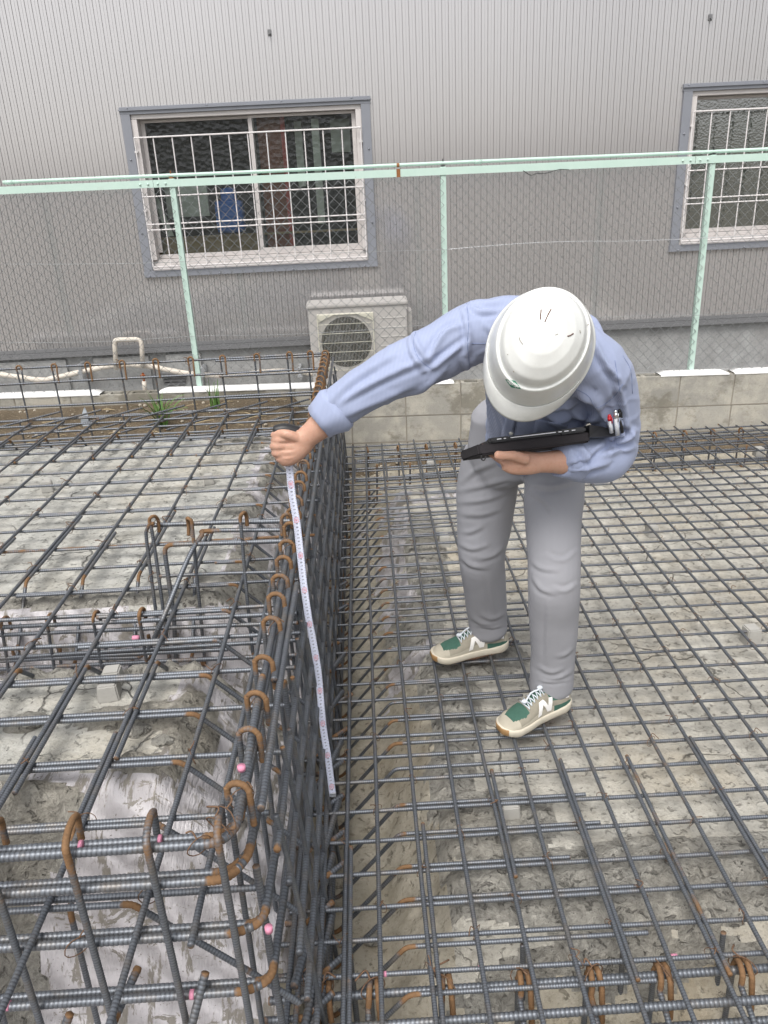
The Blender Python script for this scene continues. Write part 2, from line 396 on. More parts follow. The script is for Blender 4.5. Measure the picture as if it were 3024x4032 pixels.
zone = np.where((ex > -0.61) & (ex < -0.24) & (fy > 1.0), 2, zone)                # sheet down the bank
zone = np.where((ex < -0.24) & (ey < yed + 0.04) & (fy < 1.7), 2, zone)         # near bank
zone = np.where((ex < -0.30) & (ex > -0.72) & (ey < 1.60 + 0.1*nz2) & (ey > 1.2), 2, zone)
zone = np.where((ex < -0.5) & (ey > 2.06) & (ey < 2.40), 2, zone)
zone = np.where((ex > 0.0) & (ex < 0.17+0.3*nz2) & (fy > 2.5) & (fy < 4.5) & (nz2 > -0.10), 2, zone)
zone = np.where((ex > -0.1) & (ex < 0.6) & (fy > 4.30) & (fy < 4.5) & (nz1 > 0.02), 2, zone)
zone = np.where((fx > -0.3) & ((ey < 1.33) | (ey > 4.70)), 3, zone)
zone = np.where((fx < -0.31) & (ey > 4.46), 4, zone); zone = np.where((fy > 5.42), 4, zone)
zone = np.where((lf > 0.16) & (zone < 3), 5, zone)
GM = [('concrete_floor_lower', 'concrete_low', 'structure'), ('concrete_floor_upper', 'concrete_up', 'structure'), ('plastic_sheet_bank', 'sheet', 'structure'),
      ('trench_floor', 'trench', 'structure'), ('soil_strip', 'soil', 'structure'), ('mud', 'mud', 'stuff')]
for k, (nm, mt, kd) in enumerate(GM):
    q = Q[zone == k]
    if not len(q): continue
    u, inv = np.unique(q, return_inverse=True)
    me = mesh_np(nm, V[u], inv.reshape(-1, 4)); me.materials.append(M[mt]); o = link(nm, me); o['kind'] = kd
    if kd == 'stuff': tag(o, 'rough grey lumps of spilled mud and mortar lying on the concrete', 'mud')
def gh(x, y):
    """surface height near a point"""
    i = int(np.clip(np.searchsorted(ys, y), 1, nr-1)); j = int(np.clip(round((x-xs[0])/0.0155), 0, nc-1)); return float(Zf[i, j])
def sheetplane(name, x0, x1, y0, y1, z, mat):
    m = MB(); m.add([(x0, y0, z), (x1, y0, z), (x1, y1, z), (x0, y1, z)], [(0, 1, 2, 3)]); o = m.build(name, mat); o['kind'] = 'structure'; return o
earth = simple('bare earth', (0.16, 0.145, 0.12), 0.95, 0, 0.3, 2)
sheetplane('ground', -250, 250, -250, 250, -0.36, earth)
sheetplane('alley_ground', -40, 40, 5.70, 6.95, 0.02, M['plinth'])

# ================================================================== BUILDING
BY = 6.90
WX = [(-1.815, 0.130), (2.600, 4.545)]; WZ0, WZ1 = 1.05, 2.325
bld = empty('metal_clad_building', (0.5, BY, 0), 'grey building clad in ribbed steel sheet standing behind the mint fence', 'building')
def rib_strip(m, x0, x1, z0, z1):
    pr = [(0, 0), (0.0018, 0.0062), (0.0045, 0.0062), (0.0066, 0), (0.0275, 0.0), (0.0283, 0.0022), (0.0303, 0.0022), (0.0312, 0)]
    px = []; k0 = math.floor(x0/0.05)
    for k in range(k0, math.ceil(x1/0.05)+1):
        for a, b in pr:
            X = k*0.05+a
            if x0 <= X <= x1: px.append((X, BY+b))
    px = [(x0, BY)] + px + [(x1, BY)]
    V = [(a, b, z0) for a, b in px] + [(a, b, z1) for a, b in px]; n = len(px)
    m.add(V, [(i, i+1, n+i+1, n+i) for i in range(n-1)])
m = MB(); t_ = 0.03
rib_strip(m, -9, 11, 0.47, WZ0+t_); rib_strip(m, -9, 11, WZ1-t_, 6.4)
rib_strip(m, -9, WX[0][0]+t_, WZ0+t_, WZ1-t_); rib_strip(m, WX[0][1]-t_, WX[1][0]+t_, WZ0+t_, WZ1-t_); rib_strip(m, WX[1][1]-t_, 11, WZ0+t_, WZ1-t_)
m.build('siding', M['siding'], bld)
m = MB(); m.box(-9, 11, BY+0.03, 13, -0.35, 0.435); m.build('plinth', M['plinth'], bld)
m = MB(); m.box(-9, 11, BY-0.012, BY+0.03, 0.437, 0.468); m.box(-9, 11, BY-0.022, BY-0.0125, 0.425, 0.447); m.box(-9, 11, BY-0.004, BY+0.02, 0.47, 0.50)
m.build('base_flashing', M['dark_flash'], bld)
m = MB(); m.box(-9, 11, 12.9, 13, 0.47, 6.4); m.box(-9, -8.9, BY+0.03, 12.9, 0.47, 6.4); m.box(10.9, 11, BY+0.03, 12.9, 0.47, 6.4); m.build('wall', M['siding'], bld)
m = MB(); m.box(-9.2, 11.2, BY-0.3, 13.2, 6.41, 6.6); m.build('roof', M['dark_flash'], bld)
# foundation reveals and vent low on the left
m = MB()
for X0, X1 in ((-3.6, -2.62), (-2.38, -1.9), (-1.75, -1.45)): m.box(X0, X1, BY+0.004, BY+0.0295, -0.2, 0.40)
m.build('plinth_panel', M['plinth'], bld)
def glassm(name, tint, refl, bumpy, rough):
    t = MT(name); v = t.vor(26 if bumpy else 60, 'F1'); nt = t.t
    out = nt.nodes['Material Output']; g = t.n('ShaderNodeBsdfGlossy'); g.inputs['Roughness'].default_value = rough; g.inputs['Color'].default_value = (1, 1, 1, 1)
    tr = t.n('ShaderNodeBsdfTransparent'); tr.inputs[0].default_value = (*tint, 1)
    bp = t.n('ShaderNodeBump'); bp.inputs['Strength'].default_value = 0.6 if bumpy else 0.2; bp.inputs['Distance'].default_value = 0.012 if bumpy else 0.003
    t.l(v, bp.inputs['Height']); t.l(bp.outputs[0], g.inputs['Normal'])
    mx = t.n('ShaderNodeMixShader'); fr = t.n('ShaderNodeFresnel'); fr.inputs[0].default_value = 1.5
    k = t.math('ADD', t.math('MULTIPLY', fr.outputs[0], 1.0), refl); t.l(bp.outputs[0], fr.inputs['Normal'])
    t.l(k, mx.inputs[0]); t.l(tr.outputs[0], mx.inputs[1]); t.l(g.outputs[0], mx.inputs[2])
    df = t.n('ShaderNodeBsdfDiffuse'); df.inputs[0].default_value = (*[c*0.55 for c in tint], 1); m2 = t.n('ShaderNodeMixShader'); m2.inputs[0].default_value = 0.04 if bumpy else 0.07
    t.l(mx.outputs[0], m2.inputs[1]); t.l(df.outputs[0], m2.inputs[2]); t.l(m2.outputs[0], out.inputs[0]); return t.m
M['glass_a'] = glassm('hammered window glass', (0.72, 0.78, 0.76), 0.0, True, 0.2)
M['glass_b'] = glassm('frosted green window glass', (0.45, 0.58, 0.45), 0.32, False, 0.07)
M['curtain'] = simple('brown curtain', (0.30, 0.12, 0.08), 0.9, 0, 0.2, 20)
M['redstrip'] = simple('red strip', (0.6, 0.10, 0.08), 0.8)
M['board'] = simple('wooden board', (0.42, 0.31, 0.18), 0.8, 0, 0.25, 10)
M['bluebag'] = simple('blue bag', (0.05, 0.2, 0.7), 0.7)
M['palewall'] = simple('pale inner things', (0.7, 0.72, 0.64), 0.8, 0, 0.3, 6)
def screw_mesh():
    bm = bmesh.new(); bmesh.ops.create_uvsphere(bm, u_segments=8, v_segments=5, radius=0.008); me = bpy.data.meshes.new('screw'); bm.to_mesh(me); bm.free()
    me.materials.append(M['flash']); return me
SCREW = screw_mesh()
def window(x0, x1, z0, z1, first):
    w = MB(); tw = 0.072; yf = BY-0.022
    # blue-grey surround: four lengths butted end to end
    w.box(x0-0.005, x1+0.005, yf, BY+0.06, z1-tw*0.75, z1, 0, 0.003); w.box(x0-0.005, x1+0.005, yf, BY+0.06, z0, z0+tw*0.72, 0, 0.003)
    w.box(x0, x0+tw, yf+0.001, BY+0.06, z0+tw*0.72, z1-tw*0.75, 0, 0.003); w.box(x1-tw, x1, yf+0.001, BY+0.06, z0+tw*0.72, z1-tw*0.75, 0, 0.003)
    w.box(x0-0.01, x1+0.01, yf-0.012, yf-0.0005, z1-0.028, z1-0.018, 0)
    wo = w.build('window', M['flash'], bld)
    for k in range(4):
        for zz in (z1-0.012, z0+0.012):
            s_ = link('screw', SCREW, wo, world_coords=False); s_.location = (x0+0.03+(x1-x0-0.06)*(k+0.15*random.random())/3.2, yf-0.003, zz)
    for zz in (z0+0.35, z0+0.9):
        for xx in (x0+0.03, x1-0.025):
            s_ = link('screw', SCREW, wo, world_coords=False); s_.location = (xx, yf-0.001, zz)
    a0, a1, c0, c1 = x0+tw, x1-tw, z0+tw*0.72, z1-tw*0.75
    yr = BY+0.045
    f = MB(); f.box(a0, a0+0.045, yr-0.05, yr+0.07, c0+0.085, c1-0.035, 0, 0.003); f.box(a1-0.045, a1, yr-0.05, yr+0.07, c0+0.085, c1-0.035, 0, 0.003)
    f.box(a0, a1, yr-0.045, yr+0.07, c1-0.033, c1, 0, 0.003)
    f.box(a0, a1, yr-0.052, yr+0.07, c0, c0+0.028, 0, 0.003); f.box(a0, a1, yr-0.035, yr+0.07, c0+0.029, c0+0.056, 0, 0.003); f.box(a0, a1, yr-0.015, yr+0.07, c0+0.057, c0+0.083, 0, 0.003)
    fo = f.build('frame', M['alu'], bld)
    xm = (a0+a1)/2 + (0.02 if first else 0)
    gl = M['glass_a'] if first else M['glass_b']
    for k, (b0, b1, yy) in enumerate(((a0+0.046, xm+0.02, yr+0.045), (xm-0.02, a1-0.046, yr+0.015))):
        sb = MB(); d0, d1 = c0+0.086, c1-0.036
        sb.box(b0, b0+0.032, yy, yy+0.024, d0+0.05, d1-0.02, 0, 0.002); sb.box(b1-0.032, b1, yy, yy+0.024, d0+0.05, d1-0.02, 0, 0.002)
        sb.box(b0, b1, yy-0.001, yy+0.024, d1-0.02, d1, 0, 0.002); sb.box(b0, b1, yy-0.001, yy+0.024, d0, d0+(0.05 if k else 0.032), 0, 0.002)
        sb.build('sash', M['alu'], bld)
        g = MB(); g.add([(b0+0.03, yy+0.012, d0+0.03), (b1-0.03, yy+0.012, d0+0.03), (b1-0.03, yy+0.012, d1-0.018), (b0+0.03, yy+0.012, d1-0.018)], [(0, 1, 2, 3)]); g.build('pane', gl, bld)
    # grille of white bars
    gx0, gx1 = a0+0.012, a1-0.012; gz1 = 2.105; gz0 = c0+0.02; yg = BY-0.035
    go = MB(); go.tube([(gx0, yg, gz1), (gx0, yg, gz0), (gx0+0.001, yg, gz0-0.006), (gx1-0.001, yg, gz0-0.006), (gx1, yg, gz0), (gx1, yg, gz1)], 0.0055, 6)
    for zz in (gz1-0.10, gz0+0.45):
        pass
    grl = go.build('grille', M['grille'], bld)
    for zz in (gz1, 1.675, 1.465, gz0+0.30, gz0+0.012): MB().tube([(gx0, yg-0.006, zz), (gx1, yg-0.006, zz)], 0.0052 if zz != gz1 else 0.0062, 6).build('grille_bar', M['grille'], grl, world_coords=False)
    nb = 12
    for k in range(1, nb):
        xx = gx0+(gx1-gx0)*k/nb; MB().tube([(xx, yg, gz0), (xx, yg, gz1)], 0.005, 6).build('grille_bar', M['grille'], grl, world_coords=False)
    for zz in (gz1-0.10, gz0+0.45):
        for xx in (gx0, gx1): m_ = MB(); m_.box(xx-0.012, xx+0.012, yg, BY+0.03, zz-0.006, zz+0.006); m_.build('lug', M['grille'], grl, world_coords=False)
    grl.location = -Vector(bld.location)
window(*WX[0], WZ0, WZ1, True); window(*WX[1], WZ0, WZ1-0.02, False)
for o in bld.children:                        # bars were given in world coordinates: their parent already cancels the root
    pass
# what shows dimly behind the glass
m = MB(); m.box(-0.79, -0.60, 7.10, 7.16, 1.12, 2.25); m.build('curtain', M['curtain'], bld)
m = MB(); m.box(-0.60, -0.565, 7.09, 7.13, 1.12, 2.25); m.build('curtain_strip', M['redstrip'], bld)
m = MB(); m.box(-1.72, -0.84, 7.08, 7.12, 1.12, 1.335); m.box(-1.72, 0.07, 7.06, 7.11, 1.336, 1.352); m.build('shelf_board', M['board'], bld)
m = MB(); m.box(-1.22, -0.98, 7.13, 7.3, 1.36, 1.62, 0, 0.05); m.box(-1.16, -1.03, 7.14, 7.28, 1.55, 1.72, 0, 0.05); m.build('blue_bag', M['bluebag'], bld, smooth=True)
m = MB(); m.add([(-1.70, 7.07, 1.66), (-1.66, 7.07, 1.67), (-1.57, 7.07, 1.36), (-1.63, 7.07, 1.36)], [(0, 1, 2, 3)]); m.box(-1.66, -1.30, 7.35, 7.4, 1.5, 1.75)
m.box(-0.35, -0.29, 7.1, 7.13, 1.4, 2.2); m.box(-0.2, -0.04, 7.25, 7.3, 1.95, 2.2); m.box(-0.5, -0.44, 7.25, 7.3, 1.7, 2.2); m.build('pale_stack', M['palewall'], bld)
m = MB(); m.box(-8.8, 10.8, 8.6, 8.7, 0.5, 3.0); m.build('inner_wall', simple('dim inner wall', (0.10, 0.105, 0.10), 0.9), bld)
for (px, py) in ((1061, 128), (2798, 68)):
    P = GY(px, py, BY-0.01); m = MB(); m.box(P[0]-0.014, P[0]+0.014, BY-0.012, BY+0.001, P[2]-0.022, P[2]+0.022, 0, 0.003); m.tube([(P[0], BY-0.03, P[2]-0.006), (P[0], BY-0.01, P[2]-0.006)], 0.008, 8)
    m.build('wall_fastener', M['dark_flash'], bld)
P0, P1 = GY(640, 1475, BY), GY(722, 1535, BY)
m = MB(); m.box(P0[0]-0.02, P1[0]+0.05, BY-0.03, BY+0.0295, P0[2]-0.012, P0[2]+0.012); 
for k in range(3): m.box(P0[0], P1[0]+0.03, BY-0.012, BY+0.028, P0[2]-0.035-0.03*k, P0[2]-0.018-0.03*k)
m.build('vent', M['dark_flash'], bld)

# ================================================================== BLOCK WALL
wtop = lambda x: 0.345 - 0.018*x
bw = empty('block_wall', (0, 5.63, 0), 'low weathered concrete block wall carrying the mint fence at the edge of the pit', 'wall')
def block_mesh(hgt, holes=True):
    b = MB(); L, T = 0.391, 0.12
    if not holes: b.box(0, L, 0, T, 0, hgt, 0, 0.003)
    else:
        b.box(0, L, 0, 0.028, 0, hgt, 0, 0.002); b.box(0, L, T-0.028, T, 0, hgt, 0, 0.002)
        for x0, x1 in ((0.002, 0.028), (0.12, 0.148), (0.243, 0.271), (0.363, 0.389)): b.box(x0, x1, 0.028, T-0.028, 0.002, hgt-0.001)
    me = mesh_np('block', np.concatenate(b.V), b.F, False); me.materials.append(M['block']); return me
BT, BL = block_mesh(0.225), block_mesh(0.186, False); x_off = 0.268 - 0.4*12
for c, (zt, me, hh) in enumerate(((0, BT, 0.225), (-0.235, BL, 0.186), (-0.432, BL, 0.186))):
    for k in range(21):
        x = x_off + 0.4*k
        if x < -3.4 or x > 3.6: continue
        o = link('block', me, bw, world_coords=False)
        o.location = (x, 5.57-5.63+random.uniform(0, 0.0015), wtop(x+0.2)+zt-hh); o.rotation_euler = (0, 0.018, 0)
m = MB()
for c, zt in enumerate((-0.0005, -0.2355, -0.432)):
    for k in range(21):
        x = x_off+0.4*k-0.0095
        if -3.4 < x < 3.6: m.box(x, x+0.0100, 5.5725, 5.685, wtop(x)+zt-(0.224 if c == 0 else 0.186), wtop(x)+zt-0.002)
m.add([(-3.4, 5.572, wtop(-3.4)-0.2353), (3.6, 5.572, wtop(3.6)-0.2353), (3.6, 5.572, wtop(3.6)-0.2247), (-3.4, 5.572, wtop(-3.4)-0.2247)], [(0, 1, 2, 3)])
m.add([(-3.4, 5.572, wtop(-3.4)-0.434), (3.6, 5.572, wtop(3.6)-0.434), (3.6, 5.572, wtop(3.6)-0.42), (-3.4, 5.572, wtop(-3.4)-0.42)], [(0, 1, 2, 3)])
m.build('mortar', M['mortar'], bw)
m = MB()
for x0, x1 in ((-3.4, -1.92), (-1.50, -0.30), (-0.18, -0.06), (0.20, 0.62), (1.62, 1.70), (2.12, 2.62), (2.66, 3.5)):
    n = max(2, int((x1-x0)/0.05)); X = np.linspace(x0, x1, n+1); V = []; F = []
    for i, x in enumerate(X):
        e = 0.006*math.sin(i*1.7)+0.004*math.sin(i*3.1); zz = wtop(x); q = min(1, (x-x0)/0.04+0.1, (x1-x)/0.04+0.1)
        V += [(x, 5.566+e*0.4, zz-0.004), (x, 5.568+e*0.4, zz+0.014*q+0.006), (x, 5.62, zz+0.024*q+0.004), (x, 5.688, zz+0.012*q+0.003), (x, 5.69, zz-0.004)]
        if i:
            b = (i-1)*5
            for j in range(4): F.append((b+j, b+5+j, b+6+j, b+1+j))
    m.add(V, F)
m.build('mortar_cap', M['white_cap'], bw, smooth=True)

# ================================================================== FENCE
FY = 5.635
fn = empty('chain_link_fence', (0, FY, 0.33), 'mint green steel framed chain link fence standing on the block wall', 'fence')
rz = lambda x: 1.765 - 0.0036*x
for X in (-3.0, -1.216, 0.568, 2.359):
    m = MB(); m.box(X-0.019, X+0.019, FY-0.020, FY+0.02, wtop(X)-0.05, rz(X)+0.004, 0, 0.006); m.build('post', M['mint'], fn)
    m = MB(); m.box(X-0.013, X+0.013, FY-0.016, FY+0.018, rz(X)+0.0045, rz(X)+0.0135, 0, 0.003); m.tube([(X, FY-0.008, rz(X)+0.02), (X, FY-0.008, rz(X)+0.052)], 0.004, 6); m.build('bracket', M['rust'] if X < 0 else M['black'], fn)
RAILS = [(-3.4, -1.335), (-1.333, 2.235), (2.238, 3.6)]
for x0, x1 in RAILS:
    m = MB(); V = []
    for x in (x0, x1):
        z = rz(x); V += [(x, FY-0.027, z-0.046), (x, FY-0.027, z), (x, FY+0.016, z), (x, FY+0.016, z-0.004), (x, FY-0.0225, z-0.004), (x, FY-0.0225, z-0.046)]
    m.add(V, [(i, (i+1) % 6, 6+(i+1) % 6, 6+i) for i in range(6)] + [(5, 4, 3, 2, 1, 0), (6, 7, 8, 9, 10, 11)]); m.build('rail', M['mint'], fn)
pp = [(x, FY-0.005, rz(x)+0.025+0.0015*math.sin(x*2.2)) for x in np.linspace(-2.31, 3.6, 30)]
MB().tube(pp, 0.0108, 10).build('top_pipe', M['mint'], fn, smooth=True)
for x in (-2.27, 0.80): MB().tube([(x-0.025, FY-0.005, rz(x)+0.025), (x+0.025, FY-0.005, rz(x)+0.025)], 0.0130, 10).build('pipe_sleeve', M['mint'], fn, smooth=True)
x = 0.272; m = MB(); m.box(x-0.012, x+0.012, FY-0.031, FY-0.0275, rz(x)-0.048, rz(x)+0.002); m.tube([(x-0.009, FY-0.005, rz(x)+0.025), (x+0.009, FY-0.005, rz(x)+0.025)], 0.0125, 10); m.build('rusty_joint', M['rust'], fn)
m_b = bpy.data.meshes.new('bolt'); bm = bmesh.new(); bmesh.ops.create_uvsphere(bm, u_segments=8, v_segments=5, radius=0.0075); bm.to_mesh(m_b); bm.free(); m_b.materials.append(M['mint'])
for cx_ in (-1.335, 2.237):
    for dx in (-0.085, -0.034, 0.03, 0.081):
        o = link('bolt', m_b, fn, world_coords=False); o.location = (cx_+dx, -0.029, rz(cx_)-0.024-0.33)
# netting between posts: zigzag wires hooked into each other
def netting(xa, xb):
    V = []; F = []; n0 = 0; p = 0.0365; k0, k1 = math.ceil(xa/p), math.floor(xb/p)
    for k in range(k0, k1+1):
        x = k*p; zt = rz(x)-0.05; zb = wtop(x)+0.015; n = int((zt-zb)/p); zz = zt-np.arange(n+1)*p; i = np.arange(n+1); sgn = np.where((i+k) % 2 == 0, 1, -1)
        wob_ = 0.004*np.sin(zz*3+x*2.1)+0.006*np.sin(zz*1.3+x*0.7)
        P = np.stack([x+sgn*0.0195+wob_, FY-0.031+0.0022*sgn+0*zz+0.006*np.sin(x*3+zz*2), zz+0.003*np.sin(x*5)], -1)
        v, f = tube_np(P, 0.0020, 4, False); V.append(v); F += [[q+n0 for q in g] for g in f]; n0 += len(v)
    me = mesh_np('chain_link_mesh', np.concatenate(V), np.array(F)); me.materials.append(M['galv']); o = link('chain_link_mesh', me, fn); o['kind'] = 'stuff'
for a, b in ((-3.3, -1.237), (-1.197, 0.549), (0.588, 2.34), (2.38, 3.5)): netting(a, b)
def wire(pts, r=0.0014, mat='galv', name='tension_wire'):
    return MB().tube(catmull(pts, 6), r, 5).build(name, M[mat], fn, smooth=True)
wire([GY(a, b, FY-0.036) for a, b in ((0, 1040), (300, 1040), (600, 1035), (900, 1022), (1250, 1000), (1500, 990), (1720, 984), (1762, 984))])
wire([GY(a, b, FY-0.036) for a, b in ((1762, 982), (1900, 970), (2100, 956), (2300, 950), (2450, 950), (2676, 942), (2800, 936), (3024, 925))], 0.0018, 'clip')
wire([GY(a, b, FY-0.036) for a, b in ((0, 1350), (400, 1345), (800, 1322), (1100, 1318), (1500, 1295), (1900, 1262), (2300, 1252), (2600, 1240), (2720, 1243), (3024, 1215))])
wire([GY(a, b, FY-0.040) for a, b in ((2060, 672), (2090, 690), (2110, 684), (2150, 682), (2200, 668), (2240, 668))], 0.0024, 'black', 'loose_wire')

# ================================================================== AIR CONDITIONER
ac = empty('air_conditioner', (-0.05, 6.5, 0.12), 'beige outdoor air conditioner unit with round fan guard standing behind the fence', 'air conditioner')
ax0, ax1, az0, az1, ay = -0.455, 0.345, 0.16, 0.815, 6.48
m = MB(); m.box(ax0, ax1, ay, ay+0.30, az0, az1-0.03, 0, 0.012); m.build('body', M['ac'], ac)
m = MB(); m.box(ax0-0.012, ax1+0.008, ay-0.012, ay+0.31, az1-0.032, az1, 0, 0.012); m.build('lid', M['ac'], ac)
m = MB(); m.box(ax1+0.001, ax1+0.045, ay+0.06, ay+0.28, az1-0.32, az1-0.09, 0, 0.015); m.build('side_handle', M['ac'], ac)
fc = GY(1365, 1346, ay); fr_ = 0.205
m = MB(); A = np.linspace(0, 2*math.pi, 41)[:-1]
m.add([(fc[0]+fr_*math.cos(a), ay-0.003, fc[2]+fr_*math.sin(a)) for a in A], [list(range(40))[::-1]]); m.build('fan_opening', M['black'], ac)
m = MB()
for k in range(3):
    a = k*2.094+0.4; V = []
    for r_, w, yy in ((0.05, 0.5, 0.0), (0.12, 0.55, 0.0), (0.19, 0.62, 0)):
        V += [(fc[0]+r_*math.cos(a-w), ay-0.007, fc[2]+r_*math.sin(a-w)), (fc[0]+r_*math.cos(a+w), ay-0.018, fc[2]+r_*math.sin(a+w))]
    m.add(V, [(0, 2, 3, 1), (2, 4, 5, 3)])
m.tube([(fc[0], ay-0.022, fc[2]), (fc[0], ay-0.003, fc[2])], 0.045, 16)
m.build('fan', simple('dark fan', (0.05, 0.052, 0.055), 0.5), ac)
g = MB(); gw = 0.225
for k in range(38):
    x = fc[0]-gw+2*gw*(k+0.5)/38; g.tube([(x, ay-0.034, fc[2]-gw), (x, ay-0.034, fc[2]+gw)], 0.0009, 4)
g.tube([(fc[0]-gw, ay-0.005, fc[2]+gw), (fc[0]+gw, ay-0.005, fc[2]+gw)], 0.006, 6)
for k in range(7):
    z = fc[2]-gw+2*gw*k/6; g.tube([(fc[0]-gw, ay-0.030, z), (fc[0]+gw, ay-0.030, z)], 0.0022, 6)
for sx in (-1, 1):
    g.tube([(fc[0]+sx*gw, ay-0.026, fc[2]-gw), (fc[0]+sx*gw, ay-0.026, fc[2]+gw)], 0.004, 6)
    for sz in (-1, 1): g.add([(fc[0]+sx*gw, ay-0.012, fc[2]+sz*gw), (fc[0]+sx*(gw-0.14), ay-0.012, fc[2]+sz*gw), (fc[0]+sx*gw, ay-0.012, fc[2]+sz*(gw-0.06))], [(0, 1, 2)])
g.build('fan_guard', M['ac_grille'], ac)
m = MB()
for k in range(6): z = az1-0.13-0.075*k; m.box(ax1-0.225, ax1-0.02, ay-0.004, ay-0.001, z-0.004, z+0.004)
m.build('panel_line', simple('light panel edge', (0.6, 0.58, 0.55), 0.5), ac)
for x in (ax0+0.12, ax1-0.12): m = MB(); m.box(x-0.04, x+0.04, ay-0.02, ay+0.32, 0.025, az0-0.001); m.build('foot', M['plinth'], ac)

# ================================================================== PIPES
def pipe_obj(name, label, pts, r, mat, cat='pipe'):
    P = catmull(pts, 8); rr = r*(1+0.06*np.sin(np.arange(len(P))*0.9)); m = MB(); m.tube(P, rr, 12); o = m.build(name, mat, None, smooth=True); tag(o, label, cat); return o
pipe_obj('wrapped_pipe', 'long sagging cream wrapped pipe clipped along the building plinth', [GY(a, b, 6.80) for a, b in ((-60, 1468), (0, 1474), (90, 1487), (165, 1496), (230, 1485), (330, 1462), (430, 1442), (520, 1436), (600, 1444), (700, 1464), (800, 1476), (920, 1478), (1040, 1465), (1140, 1462), (1235, 1472))], 0.0225, M['pipe'])
P, _ = fillet([GY(*q, 6.745) for q in ((458, 1455), (450, 1338), (556, 1336), (563, 1450))], 0.04, 6)
m = MB(); m.tube(P, 0.0195, 12); o = m.build('u_bend_pipe', M['pipe'], None, smooth=True); tag(o, 'upside down U of cream wrapped pipe rising from the long pipe by the plinth', 'pipe')
tp = empty('standpipe', (*GY(567, 1530, 6.70)[:2], 0.02), 'short cream standpipe with a copper valve under the U shaped pipe', 'pipe')
a, b = GY(567, 1500, 6.70), GY(572, 1545, 6.70); m = MB(); m.tube([a, b], 0.019, 10); m.build('riser', M['pipe'], tp, smooth=True)
a2, b2 = GY(562, 1468, 6.69), GY(567, 1500, 6.69); m = MB(); m.tube([a2, b2], 0.010, 8); m.tube([a2+np.array([-0.02, -0.01, -0.02]), a2+np.array([0.02, -0.01, -0.02])], 0.007, 6); m.build('valve', simple('copper', (0.45, 0.15, 0.06), 0.4, 0.8), tp)
for k, (px, py) in enumerate(((313, 1450), (320, 1485), (1180, 1462), (796, 1462))):
    P = GY(px, py, 6.77); m = MB(); m.box(P[0]-0.012, P[0]+0.012, 6.765, 6.93, P[2]-0.035, P[2]+0.035, 0, 0.004); m.box(P[0]-0.02, P[0]+0.02, 6.762, 6.7645, P[2]-0.05, P[2]-0.025)
    o = m.build('pipe_clip', M['clip']); tag(o, ('upper zinc pipe clip on the plinth, left of the U bend', 'lower zinc clip on the plinth, left of the U bend', 'zinc pipe clip beside the air conditioner', 'zinc pipe clip just right of the left fence post')[k], 'clip', 'clips holding the wrapped pipe')

# ================================================================== WEEDS, STONES, SHARD on the soil strip
def tuft(name, label, cx, cy, n, hgt, spread, mat, parent=None):
    m = MB(); rng = random.Random(int(cx*1000)+n)
    z0 = gh(cx, cy)
    for k in range(n):
        a = rng.uniform(0, 6.28); L = hgt*rng.uniform(0.5, 1.1); s_ = spread*rng.uniform(0.3, 1.0); bx, by = cx+rng.uniform(-0.03, 0.03), cy+rng.uniform(-0.03, 0.03)
        w = rng.uniform(0.004, 0.008); V = []; N = 6; dx, dy = math.cos(a), math.sin(a)*0.6
        for i in range(N+1):
            t = i/N; x = bx+dx*s_*t**1.3; y = by+dy*s_*t**1.3; z = z0+L*(t-0.45*t**3*(s_/spread)); ww = w*(1-t)**0.7+0.0004
            V += [(x-ww*math.cos(a+1.57+0.4), y-ww*math.sin(a+1.57), z), (x+ww*math.cos(a+1.57+0.4), y+ww*math.sin(a+1.57), z+0.002)]
        m.add(V, [(2*i, 2*i+1, 2*i+3, 2*i+2) for i in range(N)])
    o = m.build(name, mat, None, smooth=True); tag(o, label, 'weed'); return o
tuft('weed_tuft', 'largest clump of long green grass blades against the block wall by the left post', -1.42, 5.24, 38, 0.30, 0.24, M['grass'])
tuft('weed_tuft', 'small thin clump of green blades, right of the left fence post', -1.08, 5.40, 16, 0.27, 0.07, M['grass'])
tuft('weed_tuft', 'low flattened green blades between the bars below the big clump', -1.25, 4.86, 26, 0.10, 0.22, M['grass'])
m = MB(); rng = random.Random(5)
for k in range(90):
    x, y = rng.uniform(-2.6, -0.35), rng.uniform(4.62, 5.45); z = gh(x, y)+0.01; a = rng.uniform(-0.6, 0.6); L = rng.uniform(0.04, 0.16)
    m.tube(catmull([(x, y, z), (x+L*0.5*math.cos(a), y+L*0.5*math.sin(a), z+0.008), (x+L*math.cos(a), y+L*math.sin(a)+rng.uniform(-0.03, 0.03), z)], 3), 0.0022, 4)
o = m.build('dry_grass', M['straw']); tag(o, 'scattered dry straw lying on the brown soil strip', 'dry grass', kind='stuff')
def rock(rad, seed, flat=0.7, sub=2, rough=0.5):
    bm = bmesh.new(); bmesh.ops.create_icosphere(bm, subdivisions=sub, radius=1); V = np.array([v.co[:] for v in bm.verts])
    n = fbm(V[:, 0]*1.2+seed, V[:, 1]*1.2, V[:, 2]*1.2, 3, seed); V *= (0.72+rough*n)[:, None]; V[:, 2] *= flat
    F = [[v.index for v in f.verts] for f in bm.faces]; bm.free(); return V*rad, F
m = MB()
for k in range(420):
    x = rng.uniform(-2.9, -0.33) if k < 330 else rng.uniform(-0.3, 0.25); y = rng.uniform(4.6, 5.54) if k < 330 else rng.uniform(5.38, 5.54)
    r_ = 0.004+0.014*rng.random()**3; V, F = rock(r_, k % 40, 0.7, 1); V = V+[x, y, gh(x, y)+r_*0.25]; m.add(V, F)
o = m.build('gravel', M['stone']); tag(o, 'small pale stones scattered in the brown soil along the wall', 'gravel', kind='stuff')
P = GY(335, 1600, 5.36); m = MB(); n = 12
V = []
